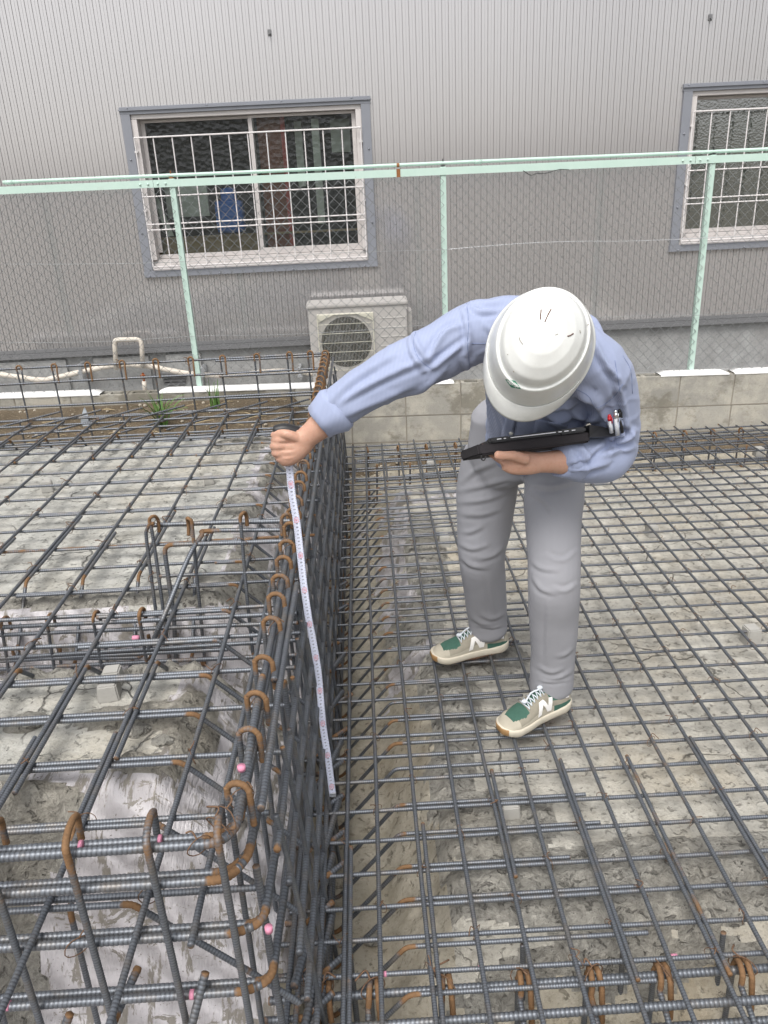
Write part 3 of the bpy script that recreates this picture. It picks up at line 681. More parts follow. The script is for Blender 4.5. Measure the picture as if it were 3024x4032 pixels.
for i in range(n+1):
    t = i/n; w = 0.036*math.sin(math.pi*min(1, 0.12+t*0.88))**0.8; w = 0.002+0.034*(t*(1.9-t))*(1 if t < 0.7 else (1-(t-0.7)*0.5))
    z = 0.135*(1-t); x0 = 0.012*(1-t)
    V += [(P[0]+x0-w, 5.31-0.02*t, 0.22+z), (P[0]+x0+w, 5.31-0.02*t, 0.22+z), (P[0]+x0+w, 5.316-0.02*t, 0.22+z), (P[0]+x0-w, 5.316-0.02*t, 0.22+z)]
m.add(V, sum([[(4*i+a, 4*i+(a+1) % 4, 4*i+4+(a+1) % 4, 4*i+4+a) for a in range(4)] for i in range(n)], []) + [(3, 2, 1, 0), (4*n, 4*n+1, 4*n+2, 4*n+3)])
o = m.build('plastic_shard', simple('bluish grey plastic', (0.42, 0.46, 0.50), 0.45)); tag(o, 'pointed blue grey plastic shard standing upright in the soil', 'shard')
# ================================================================== REBAR
def rebar_mesh(name, P, r, rust=0.0, bend=None, tips=True, wav=0.0, sides=None):
    """ribbed bar along a polyline; ribs are rings of larger radius"""
    P = np.asarray(P, float)
    seg = np.linalg.norm(np.diff(P, axis=0), axis=1); s = np.concatenate([[0], np.cumsum(seg)]); L = s[-1]
    if bend is None: bend = np.zeros(len(P))
    mid = P.mean(0); pitch = r*1.12
    # spacing of ribs follows the real pitch near the viewer's path and coarsens far away
    t = [0.0]; prof = [0]
    dmin = np.linalg.norm(P-CAMP, axis=1).min()
    cur = 0.0
    while cur < L:
        p = np.array([np.interp(cur, s, P[:, i]) for i in range(3)]); d = np.linalg.norm(p-CAMP)
        if d < 2.7:
            for a, q in ((0.0, 0), (0.30, 1), (0.72, 1)): t.append(cur+pitch*a+1e-5); prof.append(q)
            cur += pitch
        elif d < 5.0:
            t.append(cur+1e-5); prof.append(0); t.append(cur+pitch*0.55); prof.append(1); cur += pitch*1.1
        else:
            t.append(cur+1e-5); prof.append(0); t.append(cur+pitch); prof.append(1); cur += pitch*2
    t = np.array(t[1:]+[L]); prof = np.array(prof[1:]+[0]); k = t <= L; t, prof = t[k], prof[k]
    Q = np.stack([np.interp(t, s, P[:, i]) for i in range(3)], -1)
    if wav:
        ph = RNG.random(4)*6.28
        Q[:, 2] += wav*0.5*np.sin(t*3.1+ph[0]); T0 = (P[-1]-P[0])/max(L, 1e-6); sd = np.cross(T0, [0, 0, 1]); sd /= np.linalg.norm(sd)+1e-9
        Q += sd[None]*(wav*(np.sin(t*2.2+ph[1])+0.5*np.sin(t*5.3+ph[2])))[:, None]
    near = dmin < 2.7; n = sides or (10 if near else 6)
    rr = r*np.where(prof > 0, 1.07, 0.955)
    T, N, B = frames(Q); a = np.arange(n)*2*math.pi/n
    lon = 1+ (0.10*np.abs(np.cos(a))**6 if near else 0*a)
    Vv = Q[:, None] + (N[:, None]*np.cos(a)[None, :, None] + B[:, None]*np.sin(a)[None, :, None])*(rr[:, None]*lon[None])[..., None]
    me = mesh_np(name, Vv.reshape(-1, 3), ring_faces(len(Q), n), True)
    bd = np.interp(t, s, bend)
    rs = rust + 0.50*bd
    if tips: rs = rs + 0.35*np.exp(-np.minimum(t, L-t)/0.012)
    rs = rs - 0.03*(prof > 0)
    fattr(me, 'rust', np.repeat(rs, n)); fattr(me, 'rib_shade', np.repeat((prof == 0)*1.0 if not near else np.where(prof > 0, 0.0, 1.0), n)); me.materials.append(M['rebar']); return me  # trough mask for the shade painted between ribs
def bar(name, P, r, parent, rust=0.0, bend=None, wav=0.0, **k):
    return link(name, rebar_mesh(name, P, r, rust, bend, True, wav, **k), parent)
def fbar(name, P, r, parent, fr=0.05, rust=0.0, wav=0.0):
    Q, b = fillet(P, fr, 6); return bar(name, Q, r, parent, rust, b, wav)
# tie wire: one loop with a twisted tail, shared by all crossings
def tie_mesh(seed):
    rng = random.Random(seed); m = MB(); r = 0.0145; A = np.linspace(0, 2*math.pi*1.15, 16)
    m.tube([(r*math.cos(a), r*math.cos(a)*0.9+0.001*math.sin(3*a), -0.004+r*1.05*math.sin(a)) for a in A], 0.0009, 4)
    m.tube(catmull([(0.002, 0.001, 0.009), (0.010, rng.uniform(-.012, .012), 0.017), (0.016+rng.uniform(-.004, .008), rng.uniform(-.014, .014), 0.010+rng.uniform(0, .012))], 4), 0.0014, 4)
    me = mesh_np('tie_wire', np.concatenate(m.V), m.F, True); me.materials.append(M['wire']); return me
TIES = [tie_mesh(i) for i in range(6)]
def tie(parent, x, y, z, k=0, sc=1.0):
    o = link('tie_wire', TIES[k % 6], parent, world_coords=False); o.location = Vector((x, y, z))-parent.location
    o.rotation_euler = (random.uniform(-.3, .3), random.uniform(-.3, .3), random.choice((0, 1.57, 3.14, -1.57))+random.uniform(-.3, .3)); o.scale = (sc, sc, sc); return o
def pink(parent, x, y, z, r, axis='x', L=0.005):
    d = np.array([L/2, 0, 0]) if axis == 'x' else np.array([0, 0, L/2]); c = np.array([x, y, z])
    MB().tube([c-d, c+d], r*1.0, 10).build('paint_mark', M['pink'], parent, smooth=True)

# ---- lower mat: bars along the depth lie on bars across
lm = empty('rebar_mat', (0.3, 1.2, 0), 'wide flat rebar grid over the lower floor, the one the man stands on', 'rebar grid')
DX = [-.226, -.128, -.038, .073, .19, .298, .407, .515, .617, .721, .837, .945, 1.063, 1.166, 1.279, 1.399, 1.508, 1.614, 1.73, 1.835, 1.94, 2.045, 2.15, 2.255, 2.36, 2.465, 2.57, 2.675, 2.78]
XY = [5.27, 5.05, 4.907, 4.747, 4.604, 4.504, 4.397, 4.294, 4.194, 4.099, 4.008, 3.906, 3.798, 3.691, 3.59, 3.477, 3.37, 3.26, 3.145, 3.047, 2.942, 2.836, 2.727, 2.622, 2.514, 2.408, 2.305, 2.202, 2.104, 2.004, 1.896, 1.774, 1.663, 1.548, 1.443, 1.352, 1.262]
for i, x in enumerate(DX):
    y0 = 0.72 if x < 1.3 else (1.2 if x < 2 else 2.2)
    bar('bar', [(x, y0, 0), (x+random.uniform(-.006, .006), 3.2, 0), (x+random.uniform(-.004, .004), 5.30+random.uniform(-.05, .03), 0)], 0.0057, lm, random.uniform(-0.06, 0.16)+(0.12 if i in (1, 13, 16, 19, 21) else 0), None, 0.0022)
for i, y in enumerate(XY):
    x1 = 3.0 if y > 3.4 else (2.3 if y > 2.2 else 1.5)
    bar('bar', [(-0.30+random.uniform(-.02, .02), y+0.0*y, -0.0135), (x1, y+random.uniform(-.006, .006), -0.0135)], 0.0057, lm, random.uniform(-0.08, 0.04), None, 0.0018)
# lap bars beside the main ones
for (x, y0, y1, sd) in ((-0.128, 0.75, 1.63, 1), (0.073, 0.9, 1.70, 1), (0.298, 1.50, 1.90, 1), (0.515, 1.2, 1.93, 1), (0.721, 1.2, 1.93, 1), (0.945, 1.40, 2.0, 1), (-0.128, 4.55, 4.95, 1), (0.073, 4.5, 4.9, 1), (0.298, 4.50, 5.0, 1), (0.617, 4.6, 5.1, 1)):
    bar('bar', [(x+0.0145*sd, y0, -0.001), (x+0.015*sd, y1, 0.001)], 0.0056, lm, 0.16)
# haunch bars: rise from the trench and run on under the mat
for k, y in enumerate([1.19, 1.31, 1.443, 1.548, 1.663, 1.774, 1.93, 2.05, 2.17, 2.27, 2.38, 2.50, 2.62, 2.74, 2.87, 2.99, 3.11, 3.22, 3.34, 3.46, 3.58, 3.70, 3.83, 3.95, 4.07, 4.19, 4.30, 4.42]):
    y += 0.018
    Lr = random.uniform(0.42, 0.62)
    fbar('haunch_bar', [(-0.33, y, -0.235), (-0.165, y, -0.24), (-0.01+0.03, y+0.004, -0.018), (0.02+Lr, y, -0.0135)], 0.0056, lm, 0.035, 0.0)
k = 0; n = 0
for i, x in enumerate(DX):
    for j, y in enumerate(XY):
        if (i+j) % 3 == 0 and y < 4.4 and n < 290 and abs(x) < 0.28+y*0.55 and not (0.15 < x < 0.7 and 1.95 < y < 2.75 and (i+j) % 2):
            tie(lm, x, y, -0.006, k, 1.0); k += 7; n += 1
pink(lm, GZ(1157, 3820, -.0135)[0], 1.262, -0.0135, 0.0066); pink(lm, GZ(1882, 3770, -.0135)[0], 1.262, -0.0135, 0.0066); pink(lm, GZ(2633, 3721, -.0135)[0], 1.262, -0.0135, 0.0068, 'x', 0.016)
pink(lm, GZ(1515, 3792, -.0135)[0], 1.262, -0.0135, 0.0066, 'x', 0.006)

# ---- upper mat on the left
ZU = 0.430
um = empty('rebar_mat', (-0.9, 2.0, ZU), 'coarser flat rebar grid over the higher concrete on the left of the tape', 'rebar grid')
UX = [-2.86, -2.66, -2.46, -2.26, -2.06, -1.86, -1.66, -1.455, -1.255, -1.055, -.86, -.66, -.468, -.365]
UY = [4.66, 4.50, 4.35, 4.24, 4.08, 3.92, 3.73, 3.55, 3.36, 3.17, 2.99, 2.80, 2.61, 2.43, 2.25, 2.07, 1.885, 1.71, 1.525, 1.33, 1.13]
for i, x in enumerate(UX):
    y0 = 0.80 if x > -1.1 else (1.2 if x > -1.3 else 1.7); y1 = 4.68+random.uniform(-.02, .02) if x < -0.4 else 4.1
    if x == -.365: y0, y1 = 1.0, 2.35
    bar('bar', [(x, y0, ZU), (x+random.uniform(-.004, .004), 3.0, ZU), (x, y1, ZU)], 0.0063, um, random.uniform(-0.02, 0.12), None, 0.0022)
for i, y in enumerate(UY):
    x0 = -2.95 if y > 3 else (-2.2 if y > 2 else -1.6)
    bar('bar', [(x0, y, ZU-0.014), (-0.25+random.uniform(-.015, .015), y+random.uniform(-.004, .004), ZU-0.014)], 0.0063, um, 0.25 if abs(y-2.80) < .01 else random.uniform(-0.08, 0.04), None, 0.0018)
# bent bars: run beside the cross bars, then dive down the bank at 45 degrees
for i, y in enumerate(UY[2:]):
    if y < 1.05: continue
    y2 = y-0.0155 if y > 1.2 else y-0.02
    xb = -0.492 if y > 2.3 else (-0.492 if y > 1.4 else -0.50)
    st = xb-random.choice((0.42, 0.75, 0.95)) if y < 2.3 or i % 2 else xb-0.10
    if 1.4 < y < 2.0: st = xb-0.95
    fbar('bent_bar', [(st, y2, ZU-0.013), (xb, y2, ZU-0.013), (-0.30, y2-0.004, 0.225), (-0.205, y2-0.006, 0.125)], 0.0061, um, 0.03, 0.02)
# bars dropping into the shallow trench, and the mirrored laps on its near side
for i, x in enumerate([-2.06, -1.86, -1.66, -1.455, -1.255, -1.055, -.86, -.66]):
    xx = x+0.016
    fbar('bent_bar', [(xx, 3.1-0.2*(i % 2), ZU-0.001), (xx, 2.50, ZU-0.001), (xx, 2.30, ZU-0.21), (xx-0.0, 1.98, 0.16)], 0.0061, um, 0.03, 0.06)
    fbar('bent_bar', [(xx, 1.50+0.10*(i % 3)-0.08, ZU-0.001), (xx, 1.93, ZU-0.001), (xx+0.015, 2.10, ZU-0.175), (xx+0.015, 2.14, ZU-0.18)], 0.0061, um, 0.02, 0.06)
    if x > -1.2: fbar('bent_bar', [(xx-0.03, 1.62, ZU-0.003), (xx-0.03, 1.30, ZU-0.004), (xx-0.025, 1.20, 0.30), (xx-0.02, 1.18, -0.08)], 0.0061, um, 0.03, 0.08)
    fbar('bent_bar', [(xx, 3.9, ZU-0.001), (xx, 4.33, ZU-0.001), (xx, 4.52, ZU-0.23), (xx, 4.56, ZU-0.24)], 0.0061, um, 0.03, 0.06)
n = 0
for i, x in enumerate(UX[:-1]):
    for j, y in enumerate(UY):
        if (i+j) % 2 == 0 and abs(x) < 0.35+y*0.5: tie(um, x, y, ZU-0.006, n, 1.25); n += 1
pink(um, *GZ(322, 3328, ZU-0.014), 0.0075); pink(um, *GZ(628, 3305, ZU-0.014), 0.0075); pink(um, *GZ(535, 2512, ZU-0.02), 0.008, 'x', 0.02)

# ---- beam cages
BT = 0.64                       # height of the top bars
RB, RS = 0.0078, 0.0050        # main bars D16, stirrups D10
def stirrup(parent, c, axis, w, z0, z1, lean=0.0, tail=0.055, flip=1, r=RS, open_hook=True, rust=0.0):
    """one bent stirrup: tall loop with a round hook over the top bar. axis = direction across the beam"""
    a = np.array(axis, float); c = np.array(c, float); h = w/2; up = np.array([0, 0, 1.0]); l = np.cross(a, up)*0.006
    pts = []; bd = []
    def add(p, b): pts.append(p); bd.append(b)
    R0 = 0.021
    t0 = c+a*flip*(h-2*R0)+up*(z1-tail)+l
    add(t0, 0.55)
    for k in range(9):                      # half circle over the top bar
        q = math.pi*k/8; add(c+a*flip*(h-R0-R0*math.cos(q))+up*(z1+R0*math.sin(q)*1.0)+l*(1-k/4), 1.0)
    add(c+a*flip*h+up*(z1-0.03), 0.35)
    add(c+a*flip*h+up*((z0+z1)/2)+a*lean*0.5, 0.0)
    add(c+a*flip*h+up*(z0+0.03)+a*lean, 0.3)
    for k in range(5):
        q = math.pi/2*k/4; add(c+a*lean+a*flip*(h-0.02+0.02*math.cos(q))+up*(z0+0.02-0.02*math.sin(q)), 0.8)
    for k in range(5):
        q = math.pi/2*k/4; add(c+a*lean+a*flip*(-h+0.02-0.02*math.sin(q))+up*(z0+0.02-0.02*math.cos(q)), 0.8)
    add(c-a*flip*h+up*(z0+0.10)+a*lean, 0.0)
    return bar('stirrup', catmull(np.array(pts), 2), r, parent, rust, np.repeat(bd, 2)[:len(pts)*2-1])
# the long cage along the depth
dc = empty('rebar_cage', (-0.27, 3.0, 0), 'tall narrow rebar cage running from the near corner to the back, right behind the tape', 'rebar cage')
xc = -0.27
YS = [1.135, 1.30, 1.42, 1.56, 1.73, 1.865, 1.98, 2.10, 2.20] + list(np.arange(2.34, 5.30, 0.128))
for k, y in enumerate(YS):
    w = 0.105
    # left hook arm over the top bar, right leg to the trench floor
    stirrup(dc, (xc+0.026, y+random.uniform(-.012, .012), 0), (1, 0, 0), w, -0.235, BT+0.004, random.uniform(-0.012, 0.02), 0.05+0.03*random.random(), -1, 0.0056, True, 0.05)
    # a second link, hooked the other way and leaning a little
    if k % 2 or y < 2.3:
      a = np.array([[xc+0.052, y+0.03, BT-0.05-0.05*random.random()], [xc+0.075, y+0.045, BT-0.35], [xc+0.10+random.uniform(-.01, .01), y+0.055, -0.235]])
      bar('upright', catmull(a, 3), RS, dc, 0.02)
    if k % 4 == 0:
        bar('upright', [(xc+0.015, y-0.03, 0.50), (xc+0.03, y-0.035, -0.235)], 0.0066, dc, 0.04)
lon = []
def lbar(x, z, y0, y1, r=RB, rust=0.0, corner=None, name='long_bar'):
    if corner is None: return bar(name, [(x, y0, z), (x+random.uniform(-.004, .004), (y0+y1)/2, z-0.004), (x, y1, z)], r, dc, rust, None, 0.0015)
lbar(xc-0.004, BT-0.012, 1.07, 5.33); lbar(xc+0.018, BT-0.016, 1.52, 3.2); lbar(xc+0.036, BT-0.02, 1.12, 2.0)
lbar(xc+0.045, BT-0.03, 2.05, 5.30)
bar('long_bar', [(xc-0.002, 1.50, BT+0.010), (xc-0.002, 1.30, BT+0.004), (xc-0.002, 1.11, BT-0.028)], RB, dc, 0.1)
for z, xx, y0 in ((0.52, 0.075, 1.12), (0.52, -0.005, 1.2), (0.40, 0.085, 1.15), (0.40, 0.0, 1.3), (0.27, 0.095, 1.1), (0.27, 0.02, 1.2), (0.14, 0.10, 1.1), (0.14, 0.03, 1.15), (0.0, 0.105, 1.1), (0.0, 0.04, 1.1), (-0.12, 0.11, 1.1)):
    lbar(xc+xx-0.02, z, y0, 5.3, 0.0070, 0.0)
for z, xx in ((-0.215, -0.03), (-0.215, 0.03), (-0.215, 0.09), (-0.20, 0.13)): lbar(xc+xx, z, 0.95, 5.3, RB, 0.02)
# smooth tubes (sleeves) tied inside, lying slanted along the cage foot
# short cross ties with rusty ends poking out of the cage
for k, y in enumerate([1.17, 1.28, 1.41, 1.54, 1.66, 1.80, 1.95, 2.12, 2.30, 2.50, 2.7, 2.95, 3.2, 3.45, 3.7, 3.95, 4.2, 4.5]):
    z = -0.02+random.uniform(-.01, .01); x1 = -0.155+random.uniform(-.02, .03)
    fbar('cross_tie', [(-0.30, y, z), (x1-0.05, y, z), (x1+0.01, y+0.055, z+0.0)], 0.0075, dc, 0.02, 0.22)
for k, (xa, ya, za, xb, yb, zb) in enumerate(((-0.235, 1.22, 0.02, -0.165, 1.64, -0.03), (-0.225, 1.05, 0.0, -0.16, 1.45, -0.03), (-0.205, 1.50, 0.02, -0.15, 1.86, -0.03), (-0.21, 1.85, 0.02, -0.15, 2.1, -0.02), (-0.24, 0.92, 0.03, -0.17, 1.25, -0.03), (-0.20, 2.2, 0.02, -0.15, 2.38, -0.02), (-0.20, 2.45, 0.02, -0.15, 2.62, -0.02))):
    bar('slanted_bar', [(xa, ya, za), (xb, yb, zb)], 0.0095, dc, 0.06)
for k, y in enumerate(YS[::2]): tie(dc, xc, y, BT, k, 1.2)
pink(dc, -0.277, 1.195, BT+0.012, 0.008, 'z', 0.010); pink(dc, -0.232, 1.035, 0.42, 0.0075, 'z', 0.012)

# ---- near cage going left, in front of the camera
nc_ = empty('rebar_cage', (-0.7, 1.0, 0.3), 'nearest rebar cage with thick double bars and hooked stirrups, cut by the lower left edge', 'rebar cage')
yf, yb_ = 1.035, 1.085
lev = [(BT-0.012, 0), (BT-0.022, 1), (0.545, 0), (0.535, 1), (0.415, 0), (0.405, 1), (0.262, 0), (0.252, 1)]
for z, s_ in lev:
    y = yf-0.0 + (0.026 if s_ else 0)
    if z > 0.6:
        P_ = [(-1.7, y, z-0.012), (-0.30+0.0*s_, y, z), (-0.272, y+0.03, z), (-0.268, y+0.26, z+0.0)]
    elif z > 0.5:
        P_ = [(-1.7, y, z-0.012), (-0.29, y, z), (-0.262, y+0.05, z), (-0.258, y+0.30, z)]
    else:
        P_ = [(-1.7, y, z-0.012), (-0.29+0.03*s_, y, z), (-0.245, y+0.02, z), (-0.235, y+0.30, z)]
    fbar('long_bar', P_, RB, nc_, 0.055, 0.0)
for x in [GZ(px_, 3300, BT+0.01)[0]-0.0 for px_ in (-330, -30, 271, 578, 852)]:
    # hook behind the top bars, leg down the near face
    P_ = [(x-0.006, yf+0.062, BT-0.045)]
    b_ = [0.6]
    for k in range(9):
        q = math.pi*k/8; P_.append((x-0.004+0.001*k, yf+0.022+0.040*math.cos(q), BT+0.004+0.020*math.sin(q))); b_.append(1)
    P_ += [(x+0.005, yf-0.018, BT-0.05), (x+0.008, yf-0.018, 0.35), (x+0.010, yf-0.016, 0.08), (x+0.012, yf+0.01, 0.06), (x+0.012, yf+0.06, 0.06)]; b_ += [0.35, 0, 0, .6, .6]
    bar('stirrup', catmull(np.array(P_), 2), 0.0058, nc_, 0.0, np.repeat(b_, 2)[:len(P_)*2-1])
for k, x in enumerate((-0.97, -0.715, -0.58, -0.33)): tie(nc_, x, yf, BT-0.01 if k % 2 else 0.41, k, 1.2)
tie(nc_, -0.30, yf+0.02, BT+0.012, 1, 1.3); tie(nc_, -0.285, yf+0.03, BT+0.02, 3, 1.3)
pink(nc_, *GZ(318, 3330, BT-0.012), 0.0095); pink(nc_, *GZ(630, 3308, BT-0.012), 0.0095); pink(nc_, GZ(16, 3988, .262)[0], yf, 0.262, 0.0095, 'x', 0.01); pink(nc_, GZ(753, 3935, .262)[0], yf, .262, 0.0095, 'x', 0.008)
# starter bars bent out of the bottom corner
for (a, b_, c_) in (((-0.62, 1.0, 0.10), (-0.55, 1.0, 0.215), (-0.52, 1.12, 0.235)), ((-0.48, 0.98, 0.17), (-0.40, 0.99, 0.20), (-0.365, 1.05, 0.30)), ((-0.78, 0.98, 0.14), (-0.66, 0.99, 0.16), (-0.62, 1.02, 0.25))):
    fbar('starter_bar', [a, b_, c_], 0.0075, nc_, 0.03, 0.22)

# ---- low cage lying in the shallow trench of the upper floor
lc = empty('rebar_cage', (-1.2, 2.25, 0.2), 'low rebar cage lying in the plastic lined trench across the upper floor', 'rebar cage')
def LQ(px, py, dy=0.0): P = GZ(px, py, 0.405-0.200*(py-2445)/195); return P+np.array([0, dy, 0])
def lineX(a, b, fn, name, r, par, rs=0.0, x0=-1.95, x1=-0.26):
    A, B = fn(*a), fn(*b); d = (B-A)/(B[0]-A[0]); bar(name, [A+d*(x0-A[0]), A+d*((x0+x1)/2-A[0])+np.array([0, 0, .002]), A+d*(x1-A[0])], r, par, rs, None, 0.0015)
lineX((0, 2472), (900, 2429), LQ, 'long_bar', 0.0068, lc); lineX((0, 2502), (900, 2464), LQ, 'long_bar', 0.0066, lc)
lineX((0, 2594), (900, 2537), LQ, 'long_bar', 0.0066, lc, -.02); lineX((0, 2604), (900, 2556), LQ, 'long_bar', 0.0064, lc, 0.02, -1.5, -0.5)
lineX((0, 2637), (900, 2592), LQ, 'long_bar', 0.0068, lc, 0.40)
for (tx, ty, bx, by) in ((-175, 2470, -140, 2662), (5, 2459, 36, 2650), (184, 2448, 216, 2641), (366, 2437, 402, 2630), (547, 2426, 578, 2604)):
    t0, b0 = LQ(tx, ty), LQ(bx, by); k = np.array([0.0, 0.042, 0.0]); pts = [t0+k+np.array([.006, 0, -.045])]; bd = [.5]
    for q in np.linspace(0, math.pi, 7): pts.append(t0+np.array([.006*(1-q/3), 0.021+0.021*math.cos(q), 0.016*math.sin(q)-0.004])); bd.append(1)
    pts += [t0*0.75+b0*0.25, t0*0.2+b0*0.8, b0, b0+np.array([.002, .03, -.008]), b0+np.array([.003, .05, .004]), b0+np.array([.003, .052, .07])]; bd += [.35, .1, .9, 1, .9, .6]
    bar('stirrup', catmull(np.array(pts), 3), 0.0056, lc, 0.03, np.interp(np.linspace(0, len(bd)-1, (len(pts)-1)*3+1), range(len(bd)), bd))
P_ = [LQ(150, 2592), LQ(500, 2590), LQ(556, 2580), LQ(590, 2545), GZ(640, 2440, 0.42), GZ(740, 2200, 0.56), GZ(795, 2108, 0.605), GZ(820, 2090, 0.61), GZ(1130, 2086, 0.61)]
bar('long_bar', catmull(np.array(P_), 4), 0.0070, lc, 0.0, np.interp(np.linspace(0, 8, 33), range(9), [.1, .3, .9, .5, 0, 0, .8, .8, 0]))
for i, (a_, b_) in enumerate((((398, 2560), (402, 2600)), ((214, 2570), (218, 2612)), ((46, 2572), (50, 2600)))): bar('starter_bar', [LQ(*a_, 0.05), LQ(*b_, 0.05)], 0.0058, lc, 0.45)
# ---- short tall cage stub at the beam
sc_ = empty('rebar_cage', (-0.6, 2.3, 0.2), 'short tall rebar cage stub with arched hooks standing over the low trench cage', 'rebar cage')
def SQ(px, py, dy=0.0): P = GZ(px, py, 0.645-0.475*(py-2076)/544); return P+np.array([0, dy, 0])
lineX((618, 2068), (1146, 2052), lambda x, y: GZ(x, y, .632), 'long_bar', 0.0074, sc_, 0.05, GZ(600, 2068, .632)[0], -0.27)
P_, b_ = fillet([SQ(693, 2590), SQ(685, 2431), SQ(645, 2146), SQ(1130, 2130)], 0.03, 6); bar('long_bar', P_, 0.0070, sc_, 0.02, b_)
lineX((626, 2269), (1107, 2253), SQ, 'long_bar', 0.0052, sc_, 0.12, SQ(622, 2269)[0], -0.27)
def hoop(pts, bd, r=0.0058):
    n_ = (len(pts)-1)*3+1; bar('stirrup', catmull(np.array(pts), 3), r, sc_, 0.02, np.interp(np.linspace(0, len(bd)-1, n_), range(len(bd)), bd))
hoop([SQ(618, 2110, .03), SQ(616, 2070, .03), SQ(610, 2042, .015), SQ(598, 2034), SQ(588, 2050), SQ(598, 2090), SQ(625, 2270), SQ(655, 2500), SQ(667, 2600), SQ(674, 2624), SQ(690, 2624, .02), SQ(696, 2600, .03), SQ(694, 2560, .04)], [.7, 1, 1, 1, 1, .4, 0, 0, .5, 1, 1, 1, .8])
hoop([SQ(606, 2060), SQ(588, 2068), SQ(577, 2090), SQ(576, 2115), SQ(590, 2230), SQ(618, 2439), SQ(634, 2541)], [.6, 1, 1, .6, 0, 0, 0], 0.0060)
hoop([SQ(736, 2123, .03), SQ(735, 2080, .03), SQ(733, 2052, .02), SQ(742, 2042), SQ(754, 2052), SQ(758, 2085), SQ(775, 2270), SQ(798, 2510), SQ(805, 2590), SQ(803, 2616), SQ(790, 2618, .02), SQ(781, 2600, .03), SQ(780, 2557, .04)], [.3, .8, 1, 1, 1, .5, 0, 0, .5, 1, 1, .9, .6])
hoop([SQ(968, 2085, .03), SQ(966, 2050, .03), SQ(960, 2028, .02), SQ(952, 2024), SQ(946, 2040), SQ(950, 2085), SQ(965, 2270), SQ(988, 2500), SQ(997, 2580)], [.5, 1, 1, 1, 1, .4, 0, 0, .3])
hoop([SQ(1150, 2085, .01), SQ(1146, 2045, .01), SQ(1132, 2024), SQ(1112, 2035), SQ(1108, 2070), SQ(1112, 2110)], [.5, 1, 1, 1, 1, .6])
for x, y in ((600, 2072), (756, 2130), (953, 2130), (610, 2270)): P_ = SQ(x, y); tie(sc_, *P_, int(x), 1.2)

# ---- back cage on the left, in front of the wall
bc = empty('rebar_cage', (-1.4, 5.36, 0.1), 'long upright rebar cage standing at the back left, in front of the block wall', 'rebar cage')
yk = 5.33
for z, x0, x1, y in ((BT+0.00, -3.0, -0.28, yk), (BT-0.012, -1.02, -0.28, yk-0.02), (0.545, -3.0, -0.28, yk-0.03), (0.53, -1.0, -0.28, yk-0.045), (0.385, -3.0, -0.28, yk-0.03), (0.372, -0.98, -0.28, yk-0.045)):
    bar('long_bar', [(x0, y, z), ((x0+x1)/2, y, z-0.002), (x1, y, z)], 0.0078, bc, 0.02 if z != 0.545 else 0.12, None, 0.003)
for x in (-2.82, -2.58, -2.35, -2.115, -1.89, -1.66, -1.435, -1.20, -0.985, -0.755, -0.535, -0.395):
    P_ = [(x+0.033, yk-0.035, BT-0.105), (x+0.034, yk-0.03, BT-0.02)]; b_ = [0.6, 0.8]
    for k in range(7):
        q = math.pi*k/6; P_.append((x+0.016+0.018*math.cos(q), yk-0.02+0.02*math.sin(q)*0, BT+0.004+0.020*math.sin(q))); b_.append(1)
    P_ += [(x, yk-0.018, BT-0.04), (x+0.003, yk-0.02, 0.40), (x+0.005, yk-0.03, 0.02)]; b_ += [0.4, 0, 0]
    bar('stirrup', np.array(P_), 0.0062, bc, 0.03, np.array(b_), sides=6)
    bar('upright', [(x+0.02, yk-0.20, 0.34), (x+0.02, yk-0.18, 0.02)], 0.0060, bc, 0.05)
for z, y in ((0.30, yk-0.06), (0.20, yk-0.30), (0.12, yk-0.15), (0.10, yk-0.42), (0.21, yk-0.45), (0.06, yk-0.05), (0.33, yk-0.20)):
    bar('long_bar', [(-3.0, y, z), (-0.35, y+0.01, z)], 0.0066, bc, random.uniform(-.03, .08), None, 0.003)
for i in range(9):
    x = -2.7+0.28*i; bar('loose_bar', [(x, yk-0.50, 0.30), (x+0.62, yk-0.12, 0.36)], 0.0066, bc, 0.03)
for x in (-2.115, -1.66, -1.20, -0.755): tie(bc, x, yk, BT, int(x*10), 1.6)

# ---- trench cages under the lower mat: far one along the wall, near one by the camera
fcg = empty('rebar_cage', (1.3, 5.0, -0.2), 'sunken rebar cage under the far edge of the lower grid, along the wall foot', 'rebar cage')
for z, y in ((-0.03, 5.22), (-0.03, 5.14), (-0.03, 5.00), (-0.03, 4.84), (-0.10, 5.22), (-0.10, 4.80), (-0.24, 5.2), (-0.24, 5.0), (-0.24, 4.8)):
    bar('long_bar', [(-0.12, y, z), (3.1, y+random.uniform(-.01, .01), z)], 0.0078, fcg, random.uniform(-.05, .15), None, 0.002)
for i in range(16):
    x = -0.02+0.2*i+random.uniform(-.015, .015)
    stirrup(fcg, (x, 5.0, 0), (0, 1, 0), 0.40, -0.25, -0.015, 0.0, 0.09, 1, 0.0062, True, 0.16)
    bar('upright', [(x+0.06, 4.80, 0.01), (x+0.05, 4.79, -0.25)], 0.0062, fcg, 0.2)
bar('loose_bar', [(1.6, 4.78, -0.05), (3.0, 4.96, -0.04)], 0.0085, fcg, -0.1); bar('loose_bar', [(0.2, 4.72, -0.05), (0.62, 4.74, -0.04)], 0.0085, fcg, -0.1)
nc2 = empty('rebar_cage', (0.3, 1.15, -0.2), 'sunken rebar cage of thick bars under the nearest edge of the lower grid', 'rebar cage')
